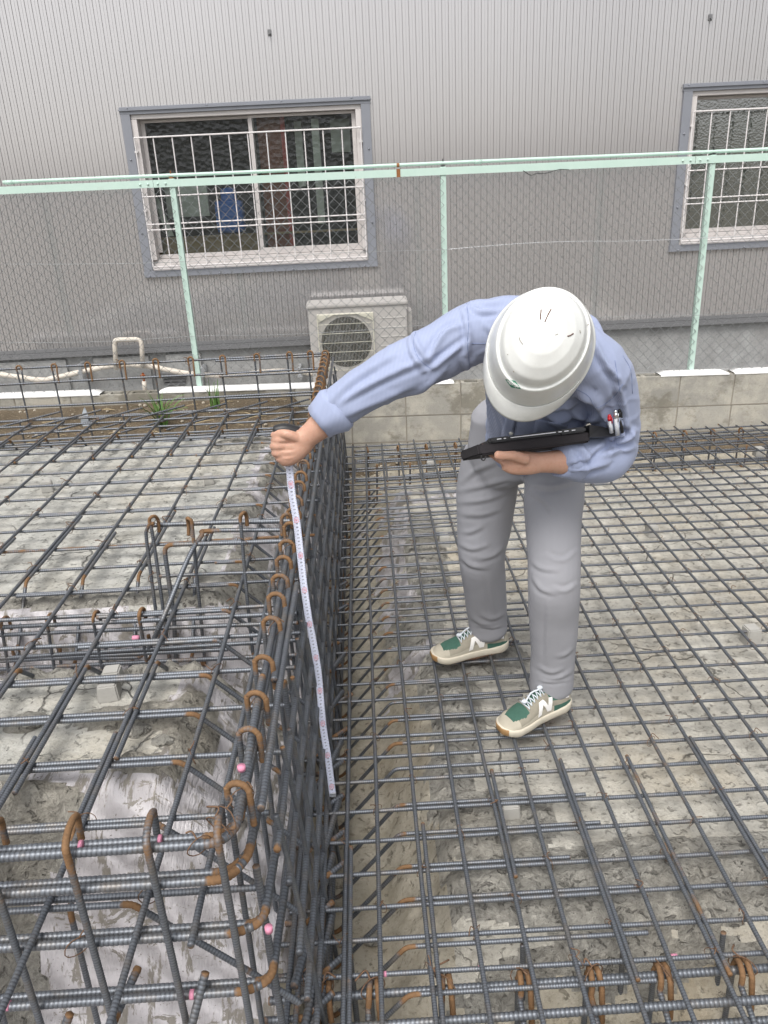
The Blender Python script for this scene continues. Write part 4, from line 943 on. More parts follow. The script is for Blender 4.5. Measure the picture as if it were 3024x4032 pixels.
for z, y, r_, rs in ((-0.045, 1.238, 0.0092, 0), (-0.045, 1.165, 0.0092, 0), (-0.085, 1.145, 0.0092, -0.03), (-0.10, 1.10, 0.0085, -.02), (-0.24, 1.22, 0.0085, 0.1), (-0.24, 1.10, 0.0085, .1), (-0.045, 1.02, 0.0085, 0)):
    bar('long_bar', [(-0.30, y, z), (0.4, y+0.004, z), (1.4, y+0.008, z)], r_, nc2, rs, None, 0.001)
for i, px in enumerate((1263, 1453, 1735, 2040, 2314, 2580, 2894)):
    x = GZ(px, 3860-0.06*(px-1263), -0.02)[0]
    P_ = [(x, 1.262, -0.10), (x, 1.262, -0.055)]; b_ = [.8, .9]
    for k in range(7):
        q = math.pi*k/6; P_.append((x+0.004-0.001*k, 1.238+0.024*math.cos(q), -0.040+0.022*math.sin(q))); b_.append(1)
    P_ += [(x-0.004, 1.212, -0.055), (x-0.006, 1.12, -0.075), (x-0.006, 1.0, -0.09)]; b_ += [.6, .1, 0]
    bar('stirrup', np.array(P_), 0.0062, nc2, 0.10, np.array(b_))
    P_ = [(x+0.018, 1.285, -0.06), (x+0.018, 1.262, -0.028), (x+0.019, 1.238, -0.018), (x+0.020, 1.215, -0.035), (x+0.022, 1.205, -0.09), (x+0.022, 1.2, -0.13)]
    bar('stirrup', np.array(P_), 0.0066, nc2, 0.50, np.ones(6))
    bar('upright', [(x+0.0, 1.26, -0.055), (x+0.003, 1.262, -0.27)], 0.0062, nc2, 0.05)
    tie(nc2, x+0.008, 1.24, -0.02, i, 1.6)
for x in (-0.115, 0.298, 0.54, 0.78): bar('upright', [(x, 1.33, -0.03), (x+0.004, 1.325, -0.27)], 0.0062, nc2, 0.06)

# ---- spacer blocks under the bars
def spacer(px, py, z, w, h, label, yaw=0.0, grp='mortar spacer blocks under the bars', below=0.0):
    P = GZ(px, py, z); bm = bmesh.new(); bmesh.ops.create_cube(bm, size=1)
    for v in bm.verts:
        k = 1.0 if v.co.z < 0 else 0.86; v.co = Vector((v.co.x*w*k, v.co.y*w*k, (v.co.z+0.5)*h))
    bmesh.ops.bevel(bm, geom=bm.edges[:], offset=0.004, segments=2, affect='EDGES'); me = bpy.data.meshes.new('spacer_block'); bm.to_mesh(me); bm.free(); me.materials.append(M['spacer'])
    o = bpy.data.objects.new('spacer_block', me); C.objects.link(o); o.location = (P[0], P[1], z-below); o.rotation_euler[2] = yaw; tag(o, label, 'spacer', grp)
zl, zu = -0.077, 0.357
spacer(190, 1935, zu, 0.055, 0.055, 'small spacer block far left on the upper floor between two bars', 0.3)
spacer(435, 2745, zu, 0.060, 0.052, 'grey spacer block on the upper floor just below the low trench cage', 0.15)
spacer(450, 2690, zu, 0.055, 0.050, 'spacer block close behind the one below the low trench cage', 0.1)
spacer(825, 1905, zu, 0.05, 0.05, 'pale spacer block near the bank, left of the hand with the tape', 0.2)
spacer(350, 1795, zu, 0.05, 0.05, 'spacer block at the back of the upper floor', 0.1)
spacer(1750, 2150, zl, 0.060, 0.062, 'spacer block on the lower floor just left of the man\'s legs', 0.05)
spacer(2564, 2110, zl, 0.060, 0.062, 'spacer block on the lower floor to the right of the man\'s hip', 0.05)
spacer(2952, 2535, zl, 0.062, 0.078, 'pale spacer block near the right edge of the picture', 0.1)
spacer(2005, 3220, zl, 0.060, 0.060, 'white topped spacer block below the front shoe', 0.0)
spacer(2180, 2715-0, zl, 0.05, 0.05, 'spacer block hidden in shade behind the front shoe', 0.0)
spacer(1850, 2620, zl, 0.055, 0.055, 'spacer block in shade beneath the rear shoe', 0.0)
spacer(1697, 1850, zl, 0.06, 0.06, 'spacer block far away just left of the man\'s hip', 0.0)
spacer(2985, 1795, zl, 0.06, 0.06, 'farthest spacer block at the right edge of the floor', 0.0)
def clod(px, py, z, rad, seed, label, flat=0.5, mat='mud'):
    P = GZ(px, py, z); V, F = rock(rad, seed, flat, 4, 0.75); V = V*np.array([1.25, 1, 1]); me = mesh_np('clod', V, F, False); me.materials.append(M[mat])
    o = bpy.data.objects.new('clod', me); C.objects.link(o); o.location = (P[0], P[1], z+rad*flat*0.35); tag(o, label, 'clod', 'clods of dried mortar')
clod(100, 2860, zu, 0.042, 3, 'largest dark mortar clod, at the left edge of the upper floor'); clod(635, 2925, zu, 0.022, 8, 'round mortar clod left of a crack end on the upper floor')
clod(188, 2690, zu, 0.017, 12, 'small clod to the left of the spacer below the trench cage'); clod(1390, 2770, -0.29, 0.026, 17, 'pale stone lying in the brown trench beside the tape', 0.8, 'spacer')
clod(575, 3140, 0.30, 0.026, 21, 'grey lump sitting on the white plastic sheet', 0.7); clod(545, 2885, zu, 0.028, 25, 'flat mud clod by the crack on the upper floor')
clod(1465, 3700, -0.28, 0.018, 31, 'small stone in the near trench between two bars', 0.8)
# ================================================================== PERSON
def ell_tube(cs, ra, rb, sub=6, n=24, up=(0, -1, 0.35), capr=0.6):
    """closed organic tube: ra = half width across the view, rb = half depth; smooth caps"""
    P = catmull(cs, sub); m_ = len(cs); u = np.linspace(0, m_-1, len(P))
    A = np.interp(u, range(m_), np.broadcast_to(ra, (m_,))); B_ = np.interp(u, range(m_), np.broadcast_to(rb, (m_,)))
    ker = np.array([1, 2, 1])/4
    if len(P) > 4:
        for _ in range(2):
            A[1:-1] = np.convolve(A, ker, 'valid'); B_[1:-1] = np.convolve(B_, ker, 'valid')
    T = np.gradient(P, axis=0); T /= np.linalg.norm(T, axis=1)[:, None]
    up = np.array(up, float); W = np.cross(T, up); W /= np.linalg.norm(W, axis=1)[:, None]; Dp = np.cross(W, T)
    rings = []
    def ring(c, w, d, a, b):
        q = np.arange(n)*2*math.pi/n; return c + w*(a*np.cos(q))[:, None] + d*(b*np.sin(q))[:, None]
    for k in range(4, 0, -1):
        h = math.cos(k/4*math.pi/2)+0.02; o = -math.sin(k/4*math.pi/2)*min(A[0], B_[0])*capr; rings.append(ring(P[0]+T[0]*o, W[0], Dp[0], A[0]*h, B_[0]*h))
    for i in range(len(P)): rings.append(ring(P[i], W[i], Dp[i], A[i], B_[i]))
    for k in range(1, 5):
        h = math.cos(k/4*math.pi/2)+0.02; o = math.sin(k/4*math.pi/2)*min(A[-1], B_[-1])*capr; rings.append(ring(P[-1]+T[-1]*o, W[-1], Dp[-1], A[-1]*h, B_[-1]*h))
    V = np.concatenate(rings); return V, ring_faces(len(rings), n)
def ball(c, r, rot=None, seg=20):
    bm = bmesh.new(); bmesh.ops.create_uvsphere(bm, u_segments=seg, v_segments=seg//2+2, radius=1)
    V = np.array([v.co[:] for v in bm.verts])*np.array(r); F = [[v.index for v in f.verts] for f in bm.faces]; bm.free()
    if rot is not None: V = V @ np.array(rot).T
    return V+np.array(c), F
def fuse(name, shapes, voxel, smooth=8, fac=0.5):
    mb = MB()
    for V, F in shapes: mb.add(V, F)
    me = mesh_np('tmp', np.concatenate(mb.V), mb.F, True); o = bpy.data.objects.new('tmp', me); C.objects.link(o)
    r = o.modifiers.new('r', 'REMESH'); r.mode = 'VOXEL'; r.voxel_size = voxel; r.adaptivity = 0
    if smooth: s_ = o.modifiers.new('s', 'SMOOTH'); s_.factor = fac; s_.iterations = smooth
    dg = bpy.context.evaluated_depsgraph_get(); res = bpy.data.meshes.new_from_object(o.evaluated_get(dg))
    bpy.data.objects.remove(o); bpy.data.meshes.remove(me); res.name = name
    res.polygons.foreach_set('use_smooth', np.ones(len(res.polygons), dtype=bool)); return res
def get(me):
    V = np.empty(len(me.vertices)*3, np.float32); me.vertices.foreach_get('co', V); N = np.empty(len(me.vertices)*3, np.float32); me.vertex_normals.foreach_get('vector', N)
    return V.reshape(-1, 3).astype(float), N.reshape(-1, 3).astype(float)
def put(me, V): me.vertices.foreach_set('co', V.astype(np.float32).ravel()); me.update()
FK = 1.0; crk = 0.0
def folds(me, lines, base=0.0012, sc=9.0, seed=1):
    """cloth folds: ridges and valleys that follow creases of the fabric"""
    V, N = get(me); p2, zc = proj(V); view = (CAMP-V); view /= np.linalg.norm(view, axis=1)[:, None]; front = sstep(-0.2, 0.25, (N*view).sum(1))
    disp = np.zeros(len(V))
    for pts, amp, w in lines:
        pts = catmull(np.array(pts, float), 5)
        dmin = np.full(len(V), 1e9); side = np.zeros(len(V)); tt = np.zeros(len(V)); n = len(pts)-1
        box = (p2[:, 0] > pts[:, 0].min()-w*4) & (p2[:, 0] < pts[:, 0].max()+w*4) & (p2[:, 1] > pts[:, 1].min()-w*4) & (p2[:, 1] < pts[:, 1].max()+w*4)
        idx = np.nonzero(box & (front > 0))[0]
        if not len(idx): continue
        q = p2[idx]; dm = np.full(len(idx), 1e9); sd = np.zeros(len(idx)); tp_ = np.zeros(len(idx))
        for i in range(n):
            a, b = pts[i], pts[i+1]; ab = b-a; L2 = ab @ ab+1e-9; t = np.clip(((q-a) @ ab)/L2, 0, 1); c = a+t[:, None]*ab; d = np.hypot(*(q-c).T)
            k = d < dm; dm[k] = d[k]; cr = ab[0]*(q[:, 1]-a[1])-ab[1]*(q[:, 0]-a[0]); sd[k] = np.sign(cr[k]); tp_[k] = (i+t[k])/n
        env = np.sin(np.clip(tp_, 0.03, 0.97)*math.pi)**0.5
        x = dm*sd/w
        disp[idx] += amp*FK*env*(np.exp(-x*x) - 0.75*np.exp(-(x-1.5)**2*1.3))*front[idx]
    wx = 1.2*fbm(V[:, 0]*5, V[:, 1]*5, V[:, 2]*5+seed, 2, seed+9); cr = 1-np.abs(2*fbm(V[:, 0]*sc*1.6+wx, V[:, 1]*sc*1.2, V[:, 2]*sc*1.6+wx*2, 2, seed+3)-1); disp += crk*base*np.clip(cr-0.80, 0, 1)*5
    g = fbm(V[:, 0]*sc+seed, V[:, 1]*sc, V[:, 2]*sc*0.8, 3, seed)-0.5; g2 = 1-np.abs(2*fbm(V[:, 0]*sc*0.7, V[:, 1]*sc*0.7, V[:, 2]*sc*0.7+seed, 3, seed+5)-1)
    disp += base*3*g + base*1.6*(g2-0.7)
    put(me, V+N*disp[:, None])

t = MT('light blue fine striped shirt cloth'); wv = t.n('ShaderNodeTexWave', bands_direction='X'); wv.inputs['Scale'].default_value = 95; wv.inputs['Distortion'].default_value = 0.6
t.l(t.co((1, 0.35, 0.65)), wv.inputs[0]); nn = t.noise(6, 4); col = t.mix(wv.outputs[0], (0.285, 0.33, 0.48), (0.375, 0.42, 0.57)); col = t.mix(t.math('MULTIPLY', nn, 0.25), col, (0.26, 0.30, 0.45))
t.set(col, 0.85, 0, 0.2); t.bump(t.noise(260, 2), 0.25, 0.0008); t.p.inputs['Sheen Weight'].default_value = 0.15; M['shirt'] = t.m
t = MT('grey fine ribbed trouser cloth'); wv = t.n('ShaderNodeTexWave', bands_direction='X'); wv.inputs['Scale'].default_value = 120; wv.inputs['Distortion'].default_value = 0.4
t.l(t.co((1, 0.2, 0.05)), wv.inputs[0]); nn = t.noise(5, 4); col = t.mix(wv.outputs[0], (0.31, 0.31, 0.335), (0.385, 0.385, 0.41)); col = t.mix(t.math('MULTIPLY', nn, 0.3), col, (0.32, 0.322, 0.345))
t.set(col, 0.85, 0, 0.2); t.bump(wv.outputs[0], 0.12, 0.0006); M['trouser'] = t.m
t = MT('tanned skin'); a_ = t.noise(18, 5); b_ = t.noise(120, 4, 0.7); col = t.mix(a_, (0.46, 0.255, 0.18), (0.58, 0.355, 0.265)); col = t.mix(t.math('MULTIPLY', t.ramp(b_, 0.5, 0.7), 0.3), col, (0.42, 0.18, 0.11))
t.set(col, 0.5, 0, 0.4); t.p.inputs['Subsurface Weight'].default_value = 0.12; t.p.inputs['Subsurface Radius'].default_value = (0.012, 0.004, 0.002); t.p.inputs['Subsurface Scale'].default_value = 0.6; t.bump(b_, 0.3, 0.0012); M['skin'] = t.m

per = empty('person', (0.40, 2.38, 0.013), 'man in white helmet, light blue shirt and grey trousers bending to read a tape measure', 'person')
# key joints (world metres)
ankR, ankL = D(1058, 1375, 2.575), D(1196, 1500, 2.215)
kneeR, kneeL = D(1040, 1195, 2.44), D(1197, 1250, 2.12)
hipR, hipL = D(1068, 1000, 2.47), D(1190, 1005, 2.36)
pel = D(1130, 975, 2.43); waist = D(1150, 915, 2.30); chest = D(1180, 815, 2.10); upch = D(1190, 735, 2.00)
shR, shL = D(1050, 712, 2.03), D(1318, 808, 1.98)
neck = D(1185, 770, 1.90); head = D(1168, 770, 1.80)
elR, wrR = D(868, 795, 2.04), D(672, 938, 2.05)
elL, wrL = D(1322, 985, 2.06), D(1165, 998, 1.94)

# ---- trousers
legs = []
legs.append(ell_tube([D(1062, 985, 2.47), D(1052, 1060, 2.46), D(1047, 1130, 2.45), D(1040, 1195, 2.44), D(1047, 1265, 2.49), D(1053, 1330, 2.545), D(1055, 1358, 2.56)], [.098, .103, .092, .081, .077, .074, .073], [.095, .095, .083, .074, .066, .060, .062]))
legs.append(ell_tube([D(1196, 990, 2.37), D(1197, 1065, 2.27), D(1196, 1140, 2.19), D(1197, 1250, 2.12), D(1197, 1330, 2.14), D(1193, 1420, 2.175), D(1190, 1482, 2.195)], [.094, .093, .087, .080, .077, .072, .071], [.09, .088, .080, .074, .066, .060, .060]))
legs.append(ell_tube([D(1090, 895, 2.42), D(1105, 950, 2.43), D(1128, 1000, 2.42)], [.115, .150, .150], [.10, .115, .10]))
legs.append(ell_tube([D(1075, 900, 2.46), D(1078, 960, 2.47)], [.085, .09], [.08, .09]))
tro = fuse('trousers', legs, 0.0060, 5)
L_ = []
def fl(pts, amp=.006, w=7): L_.append((pts, amp, w))
for p in ([(995, 1060), (1040, 1050), (1095, 1036), (1130, 1038)], [(993, 1085), (1045, 1080), (1110, 1058)], [(1000, 1040), (1030, 1015), (1070, 1000)], [(1000, 1110), (1040, 1112), (1080, 1100)], [(1146, 1046), (1190, 1052), (1240, 1040)], [(1150, 1065), (1180, 1085), (1195, 1110)]): fl(p, .0055, 6)
for p in ([(993, 1175), (1020, 1186), (1052, 1178)], [(1035, 1208), (1065, 1200), (1086, 1182)], [(998, 1205), (1018, 1222), (1050, 1228)], [(1002, 1150), (1020, 1148), (1042, 1138)]): fl(p, .0055, 5.5)
for p in ([(1150, 1215), (1170, 1228), (1205, 1232)], [(1152, 1248), (1170, 1272), (1200, 1282)], [(1246, 1190), (1215, 1210), (1180, 1200)], [(1246, 1262), (1220, 1275), (1195, 1270)]): fl(p, .0050, 5.5)
for p in ([(1040, 1326), (1062, 1336), (1088, 1326)], [(1020, 1332), (1040, 1346), (1064, 1348)], [(1160, 1440), (1190, 1452), (1215, 1444)], [(1190, 1466), (1212, 1462), (1234, 1448)], [(1185, 1300), (1182, 1370), (1180, 1430)], [(1055, 1240), (1062, 1290), (1068, 1330)], [(1205, 1418), (1222, 1412), (1238, 1398)]): fl(p, .0035, 5)
fl([(1165, 1470), (1195, 1474), (1230, 1468)], .003, 3); fl([(1030, 1352), (1060, 1356), (1088, 1352)], .003, 3)
FK = 0.9; folds(tro, L_, 0.0034, 6, 3); FK = 1.0; tro.materials.append(M['trouser']); link('trousers', tro, per)

# ---- shirt
sh_ = []
sh_.append(ell_tube([D(1122, 952, 2.38), D(1150, 915, 2.30), D(1170, 860, 2.19), D(1192, 800, 2.08), D(1195, 745, 2.02)], [.122, .138, .160, .170, .135], [.112, .125, .135, .125, .100], up=(0, -1, 0.6)))
sh_.append(ell_tube([D(1070, 710, 2.05), D(1130, 718, 2.03), D(1200, 750, 2.0), D(1275, 790, 1.99), D(1308, 818, 1.99)], [.080, .088, .090, .085, .074], [.075, .09, .10, .09, .078], up=(0, -1, 0.5)))
# right arm, held straight out to the tape
sh_.append(ell_tube([D(1075, 712, 2.05), D(1010, 722, 2.045), D(940, 765, 2.035), D(862, 800, 2.03), D(790, 842, 2.04), D(722, 888, 2.045)], [.080, .078, .073, .068, .060, .052], [.078, .078, .072, .066, .058, .050], up=(0, -1, 0.3)))
# left arm, elbow bent and carrying the tablet
sh_.append(ell_tube([D(1305, 808, 2.0), D(1322, 860, 2.03), D(1330, 920, 2.06), D(1326, 965, 2.07)], [.072, .068, .067, .064], [.076, .073, .072, .070], up=(0, -1, 0.2)))
sh_.append(ell_tube([D(1335, 950, 2.07), D(1310, 985, 2.05), D(1262, 992, 2.0), D(1222, 988, 1.97)], [.058, .068, .062, .052], [.064, .066, .060, .050], up=(0, -1, 0.2)))
# loose cloth under the left elbow
sh_.append(ell_tube([D(1345, 945, 2.10), D(1300, 1002, 2.09), D(1252, 1018, 2.06)], [.030, .034, .018], [.05, .05, .03]))
shm = fuse('shirt', sh_, 0.0050, 7)
L_ = []
for p in ([(1000, 668), (1012, 720), (1008, 765)], [(1000, 700), (960, 720), (930, 770)], [(895, 715), (903, 750), (935, 790)], [(885, 720), (890, 760), (915, 800)], [(1005, 740), (965, 770), (930, 800)]): fl(p, .006, 7)
for p in ([(730, 870), (820, 820), (930, 770)], [(740, 900), (830, 860), (910, 825)], [(760, 925), (850, 878), (950, 812)], [(700, 880), (770, 815), (850, 765)], [(800, 905), (880, 862), (960, 800)]): fl(p, .0048, 8)
for p in ([(1045, 800), (1060, 860), (1085, 930)], [(1025, 780), (1040, 850), (1052, 920)], [(1000, 770), (1022, 830), (1030, 890)], [(1075, 870), (1095, 920), (1100, 950)]): fl(p, .0055, 8)
for p in ([(1160, 880), (1210, 905), (1260, 890)], [(1150, 860), (1200, 880), (1255, 862)], [(1185, 905), (1230, 925), (1285, 905)], [(1200, 855), (1260, 850), (1300, 870)], [(1240, 835), (1280, 860), (1310, 900)], [(1225, 880), (1262, 900), (1300, 905)]): fl(p, .0085, 9)
for p in ([(1290, 850), (1310, 900), (1350, 930)], [(1330, 820), (1345, 870), (1355, 920)], [(1280, 735), (1310, 790), (1345, 830)], [(1372, 930), (1340, 950), (1320, 975)], [(1368, 965), (1330, 975), (1295, 985)], [(1225, 1000), (1260, 990), (1300, 960)], [(1235, 1015), (1265, 1010), (1310, 1000)], [(1250, 960), (1262, 985), (1262, 1015)], [(1340, 905), (1362, 935), (1340, 960)]): fl(p, .0075, 7)
for p in ([(1010, 652), (1040, 672), (1085, 665)], [(1050, 700), (1070, 730), (1075, 770)], [(1020, 650), (1060, 655), (1100, 645)]): fl(p, .005, 7)
FK = 1.6; crk = 0.5; folds(shm, L_, 0.0040, 7, 7); FK = 1.0; crk = 0.0
shm.materials.append(M['shirt']); shirt = link('shirt', shm, per)
# rolled cuffs
def cuff(a, b, ra, rb, thick=0.004, name='cuff', bulge=0.006, tilt=None):
    A_, B_ = np.array(a), np.array(b); n = 28; rows = []
    T = (B_-A_)/np.linalg.norm(B_-A_); u = np.array([0, -1, 0.3]); W = np.cross(T, u); W /= np.linalg.norm(W); Dp = np.cross(W, T)
    prof = [(0.0, ra-thick*2), (0.0, ra), (0.25, ra+bulge), (0.75, rb+bulge*0.6), (1.0, rb), (1.0, rb-thick*2), (0.8, rb-thick*3)]
    for s_, r_ in prof:
        q = np.arange(n)*2*math.pi/n; wv_ = 0.0025*np.sin(3*q+s_*3)+0.0015*np.sin(7*q+1)
        c = A_+(B_-A_)*s_; rows.append(c + W*((r_+wv_)*np.cos(q))[:, None] + Dp*((r_*0.95+wv_)*np.sin(q))[:, None]+T*(0.004*np.sin(2*q+1))[:, None])
    me = mesh_np(name, np.concatenate(rows), ring_faces(len(rows), n, False), True); me.materials.append(M['shirt']); return link(name, me, shirt, world_coords=False)
shirt.location = -Vector(per.location)
cuff(D(738, 878, 2.045), D(692, 912, 2.048), 0.059, 0.050); cuff(D(1250, 992, 1.99), D(1212, 990, 1.965), 0.056, 0.050)
# shirt front: button placket, pocket, collar, yoke seams lie just off the cloth
from mathutils.bvhtree import BVHTree
def bvh_of(me): return BVHTree.FromPolygons([v.co[:] for v in me.vertices], [p.vertices[:] for p in me.polygons])
SB = bvh_of(shm)
def on(bv, px, py, off=0.002):
    d = ray(px*S, py*S); h = bv.ray_cast(Vector(CAMP), Vector(d/np.linalg.norm(d)))
    if h[0] is None: return None
    return np.array(h[0])+np.array(h[1])*off
def patch(name, quad, parent, mat, bv, nu=8, nv=8, off=0.0025, thick=0.0015):
    q = np.array(quad, float); V = []; ok = True; last = None
    for j in range(nv+1):
        for i in range(nu+1):
            u, v = i/nu, j/nv; p = (q[0]*(1-u)+q[1]*u)*(1-v)+(q[3]*(1-u)+q[2]*u)*v; P = on(bv, *p, off)
            if P is None: P = last
            if P is None: P = np.array([0, 0, 0.])
            V.append(P); last = P
    me = mesh_np(name, V, np.array([(j*(nu+1)+i, j*(nu+1)+i+1, (j+1)*(nu+1)+i+1, (j+1)*(nu+1)+i) for j in range(nv) for i in range(nu)]), True)
    me.materials.append(mat); o = link(name, me, parent, world_coords=False); md = o.modifiers.new('t', 'SOLIDIFY'); md.thickness = thick; md.offset = 0; return o
def seam(name, pts, parent, mat, bv, r=0.0008, off=0.0003):
    P = [on(bv, *p, off) for p in catmull(np.array(pts, float), 5)]; P = [p for p in P if p is not None]
    if len(P) > 2: return MB().tube(P, r, 5).build(name, mat, parent, smooth=True, world_coords=False)
M['shirt_dark'] = simple('shirt seam thread', (0.20, 0.245, 0.40), 0.9)
patch('placket', [(1098, 880), (1122, 882), (1102, 960), (1080, 955)], shirt, M['shirt'], SB, 4, 12, 0.004)
for (x, y) in ((1113, 893), (1104, 932)):
    P = on(SB, x, y, 0.006)
    if P is not None: V, F = ball(P, (0.006, 0.003, 0.006)); MB().add(V, F).build('button', simple('shirt button', (0.6, 0.6, 0.55), 0.4), shirt, smooth=True, world_coords=False)
patch('chest_pocket', [(1158, 902), (1225, 918), (1218, 960), (1148, 950)], shirt, M['shirt'], SB, 8, 8, 0.003)
seam('seam', [(1008, 655), (1012, 700), (1010, 745), (1014, 790)], shirt, M['shirt_dark'], SB); seam('seam', [(1012, 742), (1050, 742), (1072, 735)], shirt, M['shirt_dark'], SB)
seam('seam', [(1240, 838), (1270, 855), (1290, 880), (1325, 858), (1345, 830)], shirt, M['shirt_dark'], SB); seam('seam', [(1328, 778), (1335, 820), (1340, 850)], shirt, M['shirt_dark'], SB)
seam('seam', [(900, 712), (893, 740), (905, 775), (935, 800)], shirt, M['shirt_dark'], SB, 0.0008); seam('seam', [(1345, 768), (1362, 800), (1366, 850)], shirt, M['shirt_dark'], SB)

# ---- body: one continuous skin mesh
bd_ = []
bd_.append(ell_tube([pel, waist, chest, upch+np.array([0,.02,-.02]), neck], [.10, .10, .11, .09, .05], [.075, .075, .075, .06, .045], up=(0, -1, 0.6)))
bd_.append(ell_tube([shR, upch+np.array([0,.02,-.03]), shL+np.array([-.02,.03,-.03])], [.045, .06, .04], [.045, .05, .04]))
bd_.append(ell_tube([hipR, kneeR, ankR, ankR+np.array([-0.02, 0, -0.05])], [.07, .045, .034, .034], [.07, .05, .036, .036])); bd_.append(ell_tube([hipL, kneeL, ankL, ankL+np.array([-0.02, 0, -0.05])], [.07, .045, .034, .034], [.07, .05, .036, .036]))
for a_ in (ankR, ankL):
    bd_.append(ell_tube([a_+np.array([0.02, 0.01, -0.05]), a_+np.array([-0.14, -0.03, -0.062])], [.03, .032], [.022, .018]))
bd_.append(ell_tube([shR, elR, D(760, 862, 2.045), D(702, 912, 2.045), D(668, 940, 2.045), D(650, 952, 2.045)], [.05, .042, .042, .0375, .031, .030], [.05, .042, .040, .035, .027, .026], up=(0, -1, 0.3)))
bd_.append(ell_tube([shL+np.array([0,.02,-.02]), elL+np.array([0,0.01,0]), D(1235, 996, 1.975), D(1190, 998, 1.945), D(1162, 999, 1.935)], [.04, .034, .036, .029, .027], [.04, .034, .034, .027, .024], up=(0, -1, 0.3)))
# head under the helmet: looks down, face towards the tape
hn = np.array([-0.13, -0.88, 0.40]); hn /= np.linalg.norm(hn)              # crown direction
hf = D(1112, 885, 1.80)-D(1218, 640, 1.80); hf -= hn*(hf @ hn); hf /= np.linalg.norm(hf)   # visor direction
hs = np.cross(hn, hf)
HC = D(1173, 730, 1.74)
hc0 = HC - hn*0.10
RH = np.stack([hf, hs, hn], 1)
bd_.append(ball(hc0+hn*0.01, (0.094, 0.074, 0.10), RH)); bd_.append(ball(hc0+hf*0.03-hn*0.075, (0.055, 0.052, 0.05), RH))
bd_.append(ell_tube([hc0+hf*0.085-hn*0.01, hc0+hf*0.108-hn*0.045], [.008, .015], [.009, .013]))                     # nose
for sg in (-1, 1):
    bd_.append(ball(hc0+hs*sg*0.075-hn*0.03, (0.018, 0.008, 0.030), RH))                                        # ears
    bd_.append(ball(hc0+hf*0.082+hs*sg*0.033-hn*0.012, (0.008, 0.016, 0.006), RH)); bd_.append(ball(hc0+hf*0.072+hs*sg*0.042-hn*0.045, (0.016, 0.018, 0.014), RH))
bd_.append(ell_tube([hc0+hf*0.083+hs*0.024-hn*0.082, hc0+hf*0.088-hn*0.080, hc0+hf*0.083-hs*0.024-hn*0.082], [.005, .006, .005], [.006, .007, .006]))
bd_.append(ell_tube([hc0-hf*0.02-hn*0.07, neck, upch], [.052, .055, .07], [.052, .055, .06]))
# right hand closed round the tape case: palm, four curled fingers, thumb across the top
Y0 = 2.045
bd_.append(ell_tube([D(664, 944, Y0), D(645, 962, Y0), D(622, 975, Y0), D(606, 980, Y0+0.004)], [.030, .036, .041, .036], [.024, .026, .026, .020], up=(0, -1, 0.3), sub=4))
kn = [(602, 950), (598, 964), (600, 979), (607, 992)]
for i, (kx, ky) in enumerate(kn):
    r_ = (.0102, .0105, .0100, .0088)[i]
    a0 = D(kx+24, ky-1+i*1, Y0-0.010); a1 = D(kx-1, ky, Y0-0.010); a2 = D(kx-9+i*1.5, ky+1, Y0+0.020); a3 = D(kx+2, ky+2, Y0+0.042); a4 = D(kx+14, ky+1, Y0+0.036)
    bd_.append(ell_tube([a0, a1, a2, a3, a4], [r_*1.1, r_*1.08, r_, r_*.95, r_*.85], [r_*1.05, r_*1.08, r_, r_*.95, r_*.85], sub=4, n=14))
bd_.append(ell_tube([D(646, 948, Y0-0.012), D(622, 938, Y0-0.020), D(603, 936, Y0-0.008), D(590, 940, Y0+0.006)], [.015, .0125, .0115, .0095], [.014, .0115, .0100, .0085], sub=4, n=14))
# left hand: palm up under the tablet, thumb up its near side
bd_.append(ell_tube([D(1168, 999, 1.937), D(1140, 1001, 1.925), D(1112, 998, 1.918), D(1094, 993, 1.915)], [.027, .031, .034, .030], [.022, .021, .018, .015], up=(0, -1, 0.3), sub=4))
for i in range(4):
    r_ = (.0092, .0095, .0092, .0082)[i]; dy = (985-0, 991, 997, 1003)[i]; dY = (0.045, 0.030, 0.012, -0.004)[i]
    L0 = (1096, 1097, 1100, 1106)[i]
    bd_.append(ell_tube([D(L0+8, dy+2, 1.915+dY*0.6), D(L0-14, dy-1, 1.912+dY), D(L0-34+i*4, dy-7, 1.915+dY), D(L0-50+i*6, dy-16+i*0, 1.93+dY)], [r_*1.1, r_*1.05, r_, r_*.8], [r_*1.1, r_*1.05, r_, r_*.8], sub=4, n=14))
bd_.append(ell_tube([D(1049, 975, 1.965), D(1043, 966, 1.962), D(1043, 961, 1.962)], [.0085, .008, .007], [.008, .0075, .0065], n=12))
bd_.append(ell_tube([D(1135, 993, 1.905), D(1110, 985, 1.892), D(1090, 984, 1.884), D(1073, 983, 1.878)], [.0165, .0135, .0115, .0110], [.015, .0125, .0105, .0095], sub=4, n=14))
body = fuse('body', bd_, 0.0036, 3)
folds(body, [([(606, 957), (622, 958), (640, 956)], -.002, 2.5), ([(603, 972), (620, 973), (636, 971)], -.002, 2.5), ([(608, 986), (622, 986), (634, 984)], -.0018, 2.5),
             ([(1076, 990), (1084, 992), (1090, 990)], .0015, 1.6), ([(1100, 1000), (1125, 1004), (1150, 1006)], -.0015, 2.5), ([(650, 935), (640, 930), (630, 926)], .0015, 3)], 0.0006, 22, 5)
body.materials.append(M['skin']); bo = link('body', body, per)
nail = simple('fingernail', (0.72, 0.48, 0.38), 0.3)
P = D(1071, 982, 1.874); V, F = ball(P, (0.0065, 0.003, 0.0062)); 
hair = fuse('hair', [ball(hc0-hf*0.02+hn*0.0, (0.088, 0.080, 0.098), RH), ball(hc0-hf*0.055-hn*0.04, (0.045, 0.062, 0.04), RH)], 0.006, 3); hair.materials.append(simple('dark hair', (0.03, 0.028, 0.026), 0.8)); link('hair', hair, per)

